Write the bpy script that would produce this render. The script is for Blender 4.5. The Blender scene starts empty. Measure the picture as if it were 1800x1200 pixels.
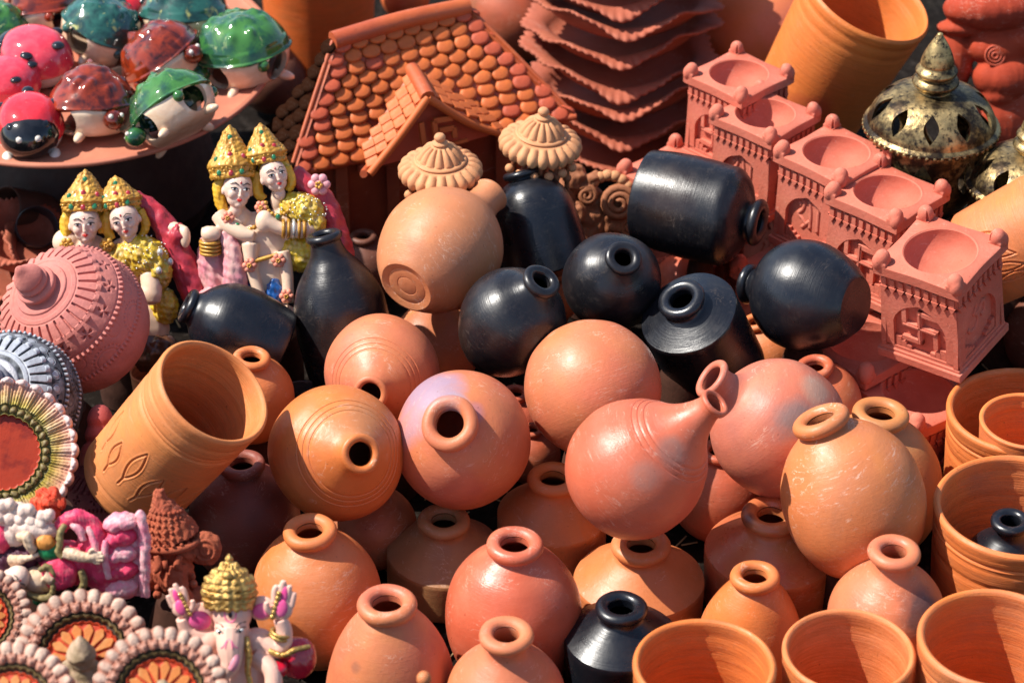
import bpy, bmesh, math, random
import numpy as np
from mathutils import Vector, Matrix, Quaternion
random.seed(7); np.random.seed(7)
R_ = math.radians
PI = math.pi
scene = bpy.context.scene
COL = scene.collection

# ---------------------------------------------------------------- camera
PITCH = R_(34.0); DIST = .47 / math.tan(R_(10.5)); FPX = 900 / math.tan(R_(10.5))
cam_d = bpy.data.cameras.new("camera"); cam = bpy.data.objects.new("camera", cam_d); COL.objects.link(cam)
cam_d.sensor_width = 36; cam_d.lens = 18 / math.tan(R_(10.5)); cam_d.clip_start = .05; cam_d.clip_end = 200
TARGET = Vector((0, 0, .10))
FWD = Vector((0, math.cos(PITCH), -math.sin(PITCH)))
RGT = Vector((1, 0, 0)); UPV = Vector((0, math.sin(PITCH), math.cos(PITCH))); BCK = -FWD
CAM = TARGET - FWD * DIST
cam.location = CAM; cam.rotation_euler = (PI / 2 - PITCH, 0, 0)
cam_d.dof.use_dof = True; cam_d.dof.focus_distance = 2.38; cam_d.dof.aperture_fstop = 7.5
scene.camera = cam

# ---------------------------------------------------------------- world and sun
SUN = (RGT * -.60 + UPV * .68 + BCK * .42).normalized()       # towards the sun
w = bpy.data.worlds.new("World"); scene.world = w; w.use_nodes = True
nt = w.node_tree; nt.nodes.clear()
sky = nt.nodes.new("ShaderNodeTexSky"); sky.sky_type = 'NISHITA'; sky.sun_disc = False
sky.sun_elevation = math.asin(SUN.z); sky.sun_rotation = math.atan2(SUN.x, SUN.y)
bg = nt.nodes.new("ShaderNodeBackground"); bg.inputs[1].default_value = .115
wo = nt.nodes.new("ShaderNodeOutputWorld")
nt.links.new(sky.outputs[0], bg.inputs[0]); nt.links.new(bg.outputs[0], wo.inputs[0])
sd = bpy.data.lights.new("sun", 'SUN'); sd.energy = 5.0; sd.angle = R_(.55); sd.color = (1, .95, .87)
so = bpy.data.objects.new("sun", sd); COL.objects.link(so)
so.rotation_euler = SUN.to_track_quat('Z', 'Y').to_euler()
scene.view_settings.view_transform = 'Standard'; scene.view_settings.look = 'None'
scene.view_settings.exposure = .63; scene.view_settings.gamma = 1
scene.cycles.max_bounces = 8; scene.cycles.diffuse_bounces = 7

# ---------------------------------------------------------------- placing: a pixel of the photograph at a known height
def W(px, py, z):
    d = RGT * ((px - 900) / FPX) + UPV * (-(py - 600) / FPX) + FWD
    t = (z - CAM.z) / d.z
    return CAM + d * t, t / FPX            # point, metres per pixel there
def camdir(x, y, t):                        # image right, image up, towards the viewer
    return (RGT * x + UPV * y + BCK * t).normalized()

# ---------------------------------------------------------------- objects
def link(o, parent=None):
    COL.objects.link(o)
    if parent is not None: o.parent = parent
    return o
def thing(name, label, cat, M=None, group=None):
    o = bpy.data.objects.new(name, None); COL.objects.link(o); o.empty_display_size = .02
    if M is not None: o.matrix_world = M
    o['label'] = label; o['category'] = cat
    if group: o['group'] = group
    return o
def tag(o, label, cat, group=None):
    o['label'] = label; o['category'] = cat
    if group: o['group'] = group
    return o
def part(name, me, mat=None, parent=None, M=None):
    if mat is not None and me is not None:
        mats = mat if isinstance(mat, (list, tuple)) else [mat]
        if len(me.materials) == 0:
            for m in mats: me.materials.append(m)
    o = bpy.data.objects.new(name, me); link(o, parent)
    if M is not None: o.matrix_local = M
    return o
def setmat(o, m):
    for i in range(len(o.material_slots)):
        o.material_slots[i].link = 'OBJECT'; o.material_slots[i].material = m
def copy_tree(o, parent=None, mat=None):
    c = o.copy(); COL.objects.link(c); c.parent = parent
    for ch in list(o.children): copy_tree(ch, c)
    return c
def mesh(name, V, F, smooth=True, sharp=None, col=None, quads=None):
    me = bpy.data.meshes.new(name)
    V = np.asarray(V, dtype=np.float32)
    if quads is not None:
        q = np.asarray(quads, dtype=np.int32); n = len(q); k = q.shape[1]
        me.vertices.add(len(V)); me.vertices.foreach_set('co', V.ravel())
        me.loops.add(n * k); me.loops.foreach_set('vertex_index', q.ravel())
        me.polygons.add(n); me.polygons.foreach_set('loop_start', np.arange(n, dtype=np.int32) * k)
        try: me.polygons.foreach_set('loop_total', np.full(n, k, dtype=np.int32))
        except Exception: pass
        me.update(calc_edges=True); me.validate()
    else:
        me.from_pydata([tuple(map(float, v)) for v in V], [], [tuple(int(i) for i in f) for f in F]); me.update()
    me.polygons.foreach_set('use_smooth', [smooth] * len(me.polygons))
    if sharp is not None: me.set_sharp_from_angle(angle=R_(sharp))
    if col is not None:
        a = me.color_attributes.new('Col', 'FLOAT_COLOR', 'POINT')
        c = np.ones((len(me.vertices), 4), dtype=np.float32); c[:, :3] = col
        a.data.foreach_set('color', c.ravel())
    return me
def axisM(loc, z, spin=0, s=1):
    q = Vector((0, 0, 1)).rotation_difference(Vector(z).normalized())
    return Matrix.Translation(loc) @ q.to_matrix().to_4x4() @ Matrix.Rotation(spin, 4, 'Z') @ Matrix.Scale(s, 4)
def frameM(loc, x, y, z, s=1):
    M = Matrix((x, y, z)).transposed().to_4x4(); return Matrix.Translation(loc) @ M @ Matrix.Scale(s, 4)
def camM(loc, s=1, yaw=0, roll=0, pitch=0):
    """a frame whose x is image right, z is image up and -y looks at the viewer, then turned a little"""
    M = Matrix((RGT, FWD, UPV)).transposed().to_4x4()
    return Matrix.Translation(loc) @ M @ Matrix.Rotation(roll, 4, 'Y') @ Matrix.Rotation(pitch, 4, 'X') @ Matrix.Rotation(yaw, 4, 'Z') @ Matrix.Scale(s, 4)
def uprightM(loc, s=1, yaw=0, lean_x=0, lean_y=0):
    return Matrix.Translation(loc) @ Matrix.Rotation(lean_x, 4, 'Y') @ Matrix.Rotation(lean_y, 4, 'X') @ Matrix.Rotation(yaw, 4, 'Z') @ Matrix.Scale(s, 4)

def crom(pts, n=8):
    """smooth curve through the points"""
    P = np.array(pts, float)
    if len(P) < 3: 
        t = np.linspace(0, 1, n + 1)[:, None]; return P[0] * (1 - t) + P[-1] * t
    out = []
    E = np.vstack([2 * P[0] - P[1], P, 2 * P[-1] - P[-2]])
    for i in range(1, len(E) - 2):
        p0, p1, p2, p3 = E[i - 1], E[i], E[i + 1], E[i + 2]
        for t in np.linspace(0, 1, n, endpoint=False):
            out.append(.5 * (2 * p1 + (p2 - p0) * t + (2 * p0 - 5 * p1 + 4 * p2 - p3) * t * t + (3 * p1 - p0 - 3 * p2 + p3) * t ** 3))
    out.append(P[-1]); return np.array(out)
def prof(*segs, n=8):
    """segments of control points; each is smoothed, joints between them stay corners"""
    out = []
    for s in segs:
        c = crom(s, n) if len(s) > 2 else np.array(s, float)
        if out and np.allclose(out[-1][-1], c[0]): c = c[1:]
        out.append(c)
    return np.vstack(out)
def resample(P, ns):
    P = np.asarray(P, float); d = np.r_[0, np.cumsum(np.hypot(*(P[1:] - P[:-1]).T))]
    t = np.linspace(0, d[-1], ns); return np.c_[np.interp(t, d, P[:, 0]), np.interp(t, d, P[:, 1])], t
def lathe(name, P, n=72, sharp=35, disp=None, colf=None, ns=None, wob=0, seed=0, ws=.055):
    """profile (r, z) turned round z. disp(theta, s, r, z) -> outward push (same units). sharp edges by angle"""
    if ns: P, s = resample(P, ns)
    else:
        P = np.asarray(P, float); s = np.r_[0, np.cumsum(np.hypot(*(P[1:] - P[:-1]).T))]
    m = len(P); th = np.arange(n) * 2 * PI / n
    r = np.maximum(P[:, 0], 1e-5); z = P[:, 1]
    TH, S = np.meshgrid(th, s); RR = np.repeat(r[:, None], n, 1); ZZ = np.repeat(z[:, None], n, 1)
    if wob:
        k = np.random.RandomState(seed)
        a1, a2, a3 = k.rand(3) * 2 * PI
        f = 1 + wob * (np.sin(2 * TH + a1) + .5 * np.sin(3 * TH + a2 + ZZ * 2) + .4 * np.sin(5 * TH + a3))
        RR = RR * f; LX = wob * ws * 1.1 * np.sin(ZZ / ws * 1.7 + a2); LY = wob * ws * 1.1 * np.sin(ZZ / ws * 1.3 + a1)
    else: LX = LY = 0
    if disp is not None:
        t = np.gradient(P, axis=0); L = np.hypot(t[:, 0], t[:, 1]) + 1e-12
        nr = (t[:, 1] / L)[:, None]; nz = (-t[:, 0] / L)[:, None]
        D = disp(TH, S, RR, ZZ); RR = RR + nr * D; ZZ = ZZ + nz * D
    V = np.stack([RR * np.cos(TH) + LX, RR * np.sin(TH) + LY, ZZ + 0 * RR], -1).reshape(-1, 3)
    i = np.arange(m - 1)[:, None]; j = np.arange(n)[None, :]; j2 = (j + 1) % n
    q = np.stack([i * n + j, i * n + j2, (i + 1) * n + j2, (i + 1) * n + j], -1).reshape(-1, 4)
    col = colf(TH, S, RR, ZZ).reshape(-1, 3) if colf else None
    return mesh(name, V, None, True, sharp, col, quads=q)
def disc(name, r, z=0, n=48):
    return lathe(name, [(1e-5, z), (r, z)], n)
def torus(name, R, r, n=72, k=18, rz=None, z=0, wob=0, seed=0):
    a = np.linspace(-PI / 2, 1.5 * PI, k + 1); rz = rz or r
    return lathe(name, np.c_[R + r * np.cos(a), z + rz * np.sin(a)], n, sharp=None, wob=wob, seed=seed)
def tube(name, pts, r, k=10, closed=False, n=6, smoothpts=True):
    """round bar along a smooth 3-D path; r a number or one per point"""
    P = np.array(pts, float)
    rr = np.full(len(P), r) if np.isscalar(r) else np.array(r, float)
    if smoothpts and len(P) > 2: Q = crom(np.c_[P, rr], n); P, rr = Q[:, :3], Q[:, 3]
    T = np.gradient(P, axis=0); T /= np.linalg.norm(T, axis=1)[:, None] + 1e-12
    a = np.array([0, 0, 1.]) if abs(T[0][2]) < .9 else np.array([1., 0, 0])
    u = np.cross(T[0], a); u /= np.linalg.norm(u); V = []
    ph = np.arange(k) * 2 * PI / k
    for i in range(len(P)):
        u = u - T[i] * np.dot(u, T[i]); u /= np.linalg.norm(u) + 1e-12; v = np.cross(T[i], u)
        V.append(P[i] + rr[i] * (np.cos(ph)[:, None] * u + np.sin(ph)[:, None] * v))
    V = np.vstack(V); m = len(P)
    F = [(i * k + j, i * k + (j + 1) % k, (i + 1) * k + (j + 1) % k, (i + 1) * k + j) for i in range(m - 1) for j in range(k)]
    F += [tuple(range(k))[::-1], tuple(range((m - 1) * k, m * k))]
    return V, F
def tubem(name, pts, r, **kw):
    V, F = tube(name, pts, r, **kw); return mesh(name, V, F, True, 60)
def ell(c, s, M=None, seg=20, ring=12):
    """ellipsoid verts/faces; c centre, s radii, M optional rotation 3x3"""
    V = []; F = []
    for i in range(ring + 1):
        p = PI * i / ring
        for j in range(seg):
            t = 2 * PI * j / seg; V.append((s[0] * math.sin(p) * math.cos(t), s[1] * math.sin(p) * math.sin(t), s[2] * math.cos(p)))
    V = np.array(V)
    if M is not None: V = V @ np.array(M).T[:3, :3]
    V = V + np.array(c)
    for i in range(ring):
        for j in range(seg):
            F.append((i * seg + j, (i + 1) * seg + j, (i + 1) * seg + (j + 1) % seg, i * seg + (j + 1) % seg))
    return V, F
def rot3(rx=0, ry=0, rz=0):
    return np.array(Matrix.Rotation(rz, 3, 'Z') @ Matrix.Rotation(ry, 3, 'Y') @ Matrix.Rotation(rx, 3, 'X'))
def join(*vf):
    V = []; F = []; o = 0
    for v, f in vf:
        V.append(np.asarray(v, float)); F += [tuple(i + o for i in g) for g in f]; o += len(v)
    return np.vstack(V), F
def box(c, s, M=None, bevel=0):
    x, y, z = [k / 2 for k in s]
    V = np.array([(a * x, b * y, d * z) for a in (-1, 1) for b in (-1, 1) for d in (-1, 1)])
    if M is not None: V = V @ np.array(M).T[:3, :3]
    V = V + np.array(c)
    F = [(0, 1, 3, 2), (4, 6, 7, 5), (0, 4, 5, 1), (2, 3, 7, 6), (0, 2, 6, 4), (1, 5, 7, 3)]
    return V, F
def prism(poly, z0, z1):
    """closed outline in x,y extruded in z"""
    n = len(poly); V = [(x, y, z0) for x, y in poly] + [(x, y, z1) for x, y in poly]
    F = [(i, (i + 1) % n, n + (i + 1) % n, n + i) for i in range(n)] + [tuple(range(n))[::-1], tuple(range(n, 2 * n))]
    return np.array(V, float), F
def evalmesh(o, name):
    dg = bpy.context.evaluated_depsgraph_get(); dg.update()
    me = bpy.data.meshes.new_from_object(o.evaluated_get(dg)); me.name = name; return me
def tmp(me):
    o = bpy.data.objects.new('tmp', me); COL.objects.link(o); return o
def drop(o): bpy.data.objects.remove(o, do_unlink=True)
def fuse(name, vf, voxel, smooth=3, disp=None, sharp=None):
    """melt overlapping solids into ONE continuous skin"""
    V, F = vf; o = tmp(mesh('t', V, F))
    m = o.modifiers.new('r', 'REMESH'); m.mode = 'VOXEL'; m.voxel_size = voxel; m.use_smooth_shade = True
    if smooth:
        s = o.modifiers.new('s', 'SMOOTH'); s.iterations = smooth; s.factor = .5
    me = evalmesh(o, name); drop(o)
    if disp is not None:
        n = len(me.vertices); co = np.empty(n * 3, np.float32); me.vertices.foreach_get('co', co); co = co.reshape(-1, 3)
        no = np.empty(n * 3, np.float32); me.vertices.foreach_get('normal', no); no = no.reshape(-1, 3)
        co = co + no * disp(co)[:, None]; me.vertices.foreach_set('co', co.astype(np.float32).ravel()); me.update()
    me.polygons.foreach_set('use_smooth', [True] * len(me.polygons))
    me.materials.clear(); return me
def carve(me, cutters, name, sharp=30):
    V, F = join(*cutters); a = tmp(me); b = tmp(mesh('c', V, F, False))
    m = a.modifiers.new('b', 'BOOLEAN'); m.operation = 'DIFFERENCE'; m.solver = 'EXACT'; m.object = b; m.use_self = True
    r = evalmesh(a, name); drop(a); drop(b); r.materials.clear()
    r.polygons.foreach_set('use_smooth', [True] * len(r.polygons)); r.set_sharp_from_angle(angle=R_(sharp)); return r

# ---------------------------------------------------------------- materials
def srgb(r, g, b):
    f = lambda c: (c / 255 / 12.92) if c / 255 <= .04045 else ((c / 255 + .055) / 1.055) ** 2.4
    return (f(r), f(g), f(b), 1)
def sat(c, k=1.18):
    m = max(c[0], c[1], c[2]); return (m * (c[0] / m) ** k, m * (c[1] / m) ** k, m * (c[2] / m) ** k, 1)
def scol(c, k): return (c[0] * k, c[1] * k, c[2] * k, 1)
def newmat(name):
    m = bpy.data.materials.new(name); m.use_nodes = True; t = m.node_tree; t.nodes.clear()
    o = t.nodes.new("ShaderNodeOutputMaterial"); b = t.nodes.new("ShaderNodeBsdfPrincipled")
    t.links.new(b.outputs[0], o.inputs[0]); return m, t, b
def N(t, kind, **kw):
    n = t.nodes.new(kind)
    for k, v in kw.items():
        if k.startswith('i_'):
            key = k[2:]; key = int(key) if key.isdigit() else key.replace('_', ' ')
            n.inputs[key].default_value = v
        else: setattr(n, k, v)
    return n
def mixc(t, fac, a, b, blend='MIX'):
    n = N(t, "ShaderNodeMix", data_type='RGBA', blend_type=blend)
    for s, v in ((n.inputs[0], fac), (n.inputs[6], a), (n.inputs[7], b)):
        if isinstance(v, (tuple, float, int)): s.default_value = v
        else: t.links.new(v, s)
    return n.outputs[2]
def noise(t, vec, scale, detail=4, rough=.55, w=0.0, dist=0):
    n = N(t, "ShaderNodeTexNoise", noise_dimensions='4D'); t.links.new(vec, n.inputs['Vector'])
    n.inputs['W'].default_value = w; n.inputs['Scale'].default_value = scale
    n.inputs['Detail'].default_value = detail; n.inputs['Roughness'].default_value = rough; n.inputs['Distortion'].default_value = dist
    return n.outputs[0]
def ramp(t, v, a, b, c0=0, c1=1):
    n = N(t, "ShaderNodeMapRange"); t.links.new(v, n.inputs[0]); n.inputs[1].default_value = a; n.inputs[2].default_value = b
    n.inputs[3].default_value = c0; n.inputs[4].default_value = c1; return n.outputs[0]
def mapping(t, vec, scale=(1, 1, 1), rot=(0, 0, 0), loc=(0, 0, 0)):
    n = N(t, "ShaderNodeMapping"); t.links.new(vec, n.inputs[0]); n.inputs[1].default_value = loc; n.inputs[2].default_value = rot; n.inputs[3].default_value = scale
    return n.outputs[0]
def math_(t, op, a, b=0.0):
    n = N(t, "ShaderNodeMath", operation=op)
    for s, v in ((n.inputs[0], a), (n.inputs[1], b)):
        if isinstance(v, (float, int)): s.default_value = v
        else: t.links.new(v, s)
    return n.outputs[0]
_ms = [0]
def clay(name, c1, c2, rough=.54, spec=.44, rings=.12, bump=.3, scratch=.4, stain=None, blotch=1.0, scale=1.0, dust=.0, banded=0, coat=0, fleck=.5):
    """fired clay: two tones in large soft blotches, turning marks, flecks, pale rubs, optional smoke stain(s)
       stain = [(x, y, z, radius, colour), ...] in the object's own space"""
    _ms[0] += 1; w = _ms[0] * 3.17; c1 = sat(c1); c2 = sat(c2)
    m, t, b = newmat(name); tc = N(t, "ShaderNodeTexCoord"); v = tc.outputs['Object']
    big = ramp(t, noise(t, v, 16 * scale, 3, .5, w, .4), .5 - .16 / blotch, .5 + .16 / blotch)
    col = mixc(t, big, c1, c2)
    if banded:   # turned clay: colour runs in fine bands round the axis
        vb = mapping(t, v, (3, 3, 60)); bn = noise(t, vb, 6 * scale, 4, .6, w + 2, .8)
        col = mixc(t, math_(t, 'MULTIPLY', ramp(t, bn, .4, .62), banded), col, scol(c1, 1.35))
        bn2 = noise(t, mapping(t, v, (2, 2, 90)), 9 * scale, 3, .6, w + 7, .5)
        col = mixc(t, math_(t, 'MULTIPLY', ramp(t, bn2, .55, .7), banded), col, scol(c2, .62))
    mid = noise(t, v, 60 * scale, 5, .65, w + 1)
    col = mixc(t, math_(t, 'MULTIPLY', ramp(t, mid, .35, .7), .35), col, scol(c2, .72))
    if stain:
        for (x, y, z, r, sc) in stain:
            g = N(t, "ShaderNodeVectorMath", operation='DISTANCE'); t.links.new(v, g.inputs[0]); g.inputs[1].default_value = (x, y, z)
            d = math_(t, 'ADD', g.outputs['Value'], math_(t, 'MULTIPLY', math_(t, 'SUBTRACT', noise(t, v, 30, 5, .6, w + 9), .5), r * 1.3))
            f = ramp(t, d, r * .55, r * 1.1, 1, 0); k = sc[3] if len(sc) > 3 else 1
            col = mixc(t, math_(t, 'MULTIPLY', f, k), col, (sc[0], sc[1], sc[2], 1))
    if blotch:
        k = .55 * blotch
        col = mixc(t, math_(t, 'MULTIPLY', ramp(t, noise(t, v, 11 * scale, 4, .6, w + 31, .8), .54, .72), k), col, (c2[0] * .62, c2[1] * .72, c2[2] * .95, 1))
        col = mixc(t, math_(t, 'MULTIPLY', ramp(t, noise(t, v, 13 * scale, 4, .6, w + 37, .8), .54, .70), k * .8), col, (min(.8, c1[0] * 1.12), c1[1] * 1.38, c1[2] * 1.25, 1))
    fl = ramp(t, noise(t, v, 300 * scale, 2, .5, w + 3), .69, .74)
    col = mixc(t, math_(t, 'MULTIPLY', fl, fleck), col, scol(c2, .25))
    if scratch:
        wv = mapping(t, v, (1, 1, 4), (.6, .3, 0)); s = ramp(t, noise(t, wv, 55 * scale, 8, .75, w + 5, 1.5), .56, .68)
        s2 = ramp(t, noise(t, v, 22 * scale, 2, .5, w + 6), .48, .62)
        col = mixc(t, math_(t, 'MULTIPLY', math_(t, 'MULTIPLY', s, s2), scratch), col, (.80, .62, .50, 1))
        # thin pale scuffs: narrow bands of a warped noise, here and there
        sn = noise(t, mapping(t, v, (1, .45, 2.2), (.5, .9, .3)), 38 * scale, 3, .6, w + 21, 2.2)
        h = math_(t, 'MULTIPLY', ramp(t, math_(t, 'ABSOLUTE', math_(t, 'SUBTRACT', sn, .52)), .0, .016, 1, 0), ramp(t, noise(t, v, 40 * scale, 4, .7, w + 12), .53, .62))
        col = mixc(t, math_(t, 'MULTIPLY', h, scratch * .9), col, (.80, .60, .46, 1))
    if dust:
        gz = N(t, "ShaderNodeTexNoise"); t.links.new(v, gz.inputs[0]); gz.inputs['Scale'].default_value = 90; gz.inputs['Detail'].default_value = 8; gz.inputs['Roughness'].default_value = .8
        col = mixc(t, math_(t, 'MULTIPLY', ramp(t, gz.outputs[0], .52, .72), dust), col, (.62, .5, .42, 1))
    t.links.new(col, b.inputs['Base Color'])
    rg = ramp(t, noise(t, v, 45 * scale, 4, .6, w + 8), .3, .7, max(.05, rough - .1), rough + .14); t.links.new(rg, b.inputs['Roughness'])
    b.inputs['Specular IOR Level'].default_value = spec
    if coat: b.inputs['Coat Weight'].default_value = coat; b.inputs['Coat Roughness'].default_value = .12
    h = noise(t, v, 260 * scale, 6, .7, w + 4)
    bp = N(t, "ShaderNodeBump", i_Strength=bump, i_Distance=.0012); t.links.new(h, bp.inputs['Height'])
    last = bp.outputs[0]
    if rings:
        rn = noise(t, mapping(t, v, (4, 4, 150)), 7 * scale, 3, .6, w + 11)
        b2 = N(t, "ShaderNodeBump", i_Strength=rings, i_Distance=.0015); t.links.new(rn, b2.inputs['Height']); t.links.new(last, b2.inputs['Normal']); last = b2.outputs[0]
    t.links.new(last, b.inputs['Normal']); return m
def paint(name, c, rough=.5, spec=.4, var=.2, bump=.2, metal=0, coat=0, c2=None, scale=1, attr=False, wear=0, wearc=(.7, .62, .5, 1), sss=0):
    """painted plaster, resin or glazed ware; attr=True takes its colours from the painted pattern of the mesh"""
    _ms[0] += 1; w = _ms[0] * 2.31
    m, t, b = newmat(name); tc = N(t, "ShaderNodeTexCoord"); v = tc.outputs['Object']
    if attr:
        a = N(t, "ShaderNodeVertexColor", layer_name='Col'); base = a.outputs[0]
        col = mixc(t, math_(t, 'MULTIPLY', ramp(t, noise(t, v, 70 * scale, 5, .6, w), .3, .75), var * 2), base, (.30, .16, .10, 1), 'MULTIPLY')
    else:
        c2 = c2 or scol(c, 1 - 2 * var)
        col = mixc(t, ramp(t, noise(t, v, 60 * scale, 5, .6, w), .35, .65), c, c2)
    if wear:
        col = mixc(t, math_(t, 'MULTIPLY', ramp(t, noise(t, v, 120 * scale, 6, .7, w + 5), .52, .66), wear), col, wearc)
    t.links.new(col, b.inputs['Base Color'])
    t.links.new(ramp(t, noise(t, v, 90 * scale, 3, .6, w + 3), .3, .7, max(.03, rough - .07), rough + .1), b.inputs['Roughness'])
    b.inputs['Specular IOR Level'].default_value = spec; b.inputs['Metallic'].default_value = metal
    if coat: b.inputs['Coat Weight'].default_value = coat; b.inputs['Coat Roughness'].default_value = .05
    if sss: b.inputs['Subsurface Weight'].default_value = sss; b.inputs['Subsurface Scale'].default_value = .01; b.inputs['Subsurface Radius'].default_value = (1, .5, .3)
    bp = N(t, "ShaderNodeBump", i_Strength=bump, i_Distance=.001); t.links.new(noise(t, v, 320 * scale, 5, .65, w + 1), bp.inputs['Height'])
    t.links.new(bp.outputs[0], b.inputs['Normal']); return m
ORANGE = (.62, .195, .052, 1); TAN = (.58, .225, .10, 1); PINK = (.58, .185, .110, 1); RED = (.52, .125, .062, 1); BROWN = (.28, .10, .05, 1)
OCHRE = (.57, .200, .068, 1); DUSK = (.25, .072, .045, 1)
def snoise(co, scale, seed=0, oct=3):
    """cheap smooth numpy noise, about -1..1"""
    rs = np.random.RandomState(seed); out = np.zeros(len(co)); amp = 1
    for o in range(oct):
        for k in range(4):
            d = rs.randn(3); d /= np.linalg.norm(d); out += amp * np.sin(co @ d * scale * (1 + .35 * k) + rs.rand() * 6.28) / 4 * 1.4
        scale *= 2.05; amp *= .55
    return out
# ================================================================ ground
def ground():
    n = 160; xs = np.linspace(-1, 1, n); g = np.sign(xs) * np.abs(xs) ** 3 * 40
    X, Y = np.meshgrid(g, g); rs = np.random.RandomState(3)
    Z = (rs.rand(n, n) - .5) * .004 * (np.hypot(X, Y) < 3) - .003
    V = np.stack([X, Y, Z], -1).reshape(-1, 3); i = np.arange(n - 1)[:, None]; j = np.arange(n - 1)[None, :]
    q = np.stack([i * n + j, i * n + j + 1, (i + 1) * n + j + 1, (i + 1) * n + j], -1).reshape(-1, 4)
    o = part('ground', mesh('ground', V, None, quads=q), clay('ground_soil', (.010, .007, .005, 1), (.006, .004, .003, 1), rough=.9, spec=.1, bump=.8, dust=.06, scratch=0))
    o['kind'] = 'structure'
ground()
def straw():
    rs = np.random.RandomState(5); vf = []
    for k in range(300):
        x, y = rs.uniform(-.55, .6), rs.uniform(-.36, .5); a = rs.rand() * 6.28; L = rs.uniform(.006, .022)
        vf.append(box((x, y, .002 + rs.rand() * .002), (L, .0012, .0008), rot3(rs.uniform(-.1, .1), rs.uniform(-.2, .2), a)))
    o = part('straw_litter', mesh('straw_litter', *join(*vf), smooth=False), paint('straw', (.34, .23, .11, 1), .8)); o['kind'] = 'stuff'
straw()

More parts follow.
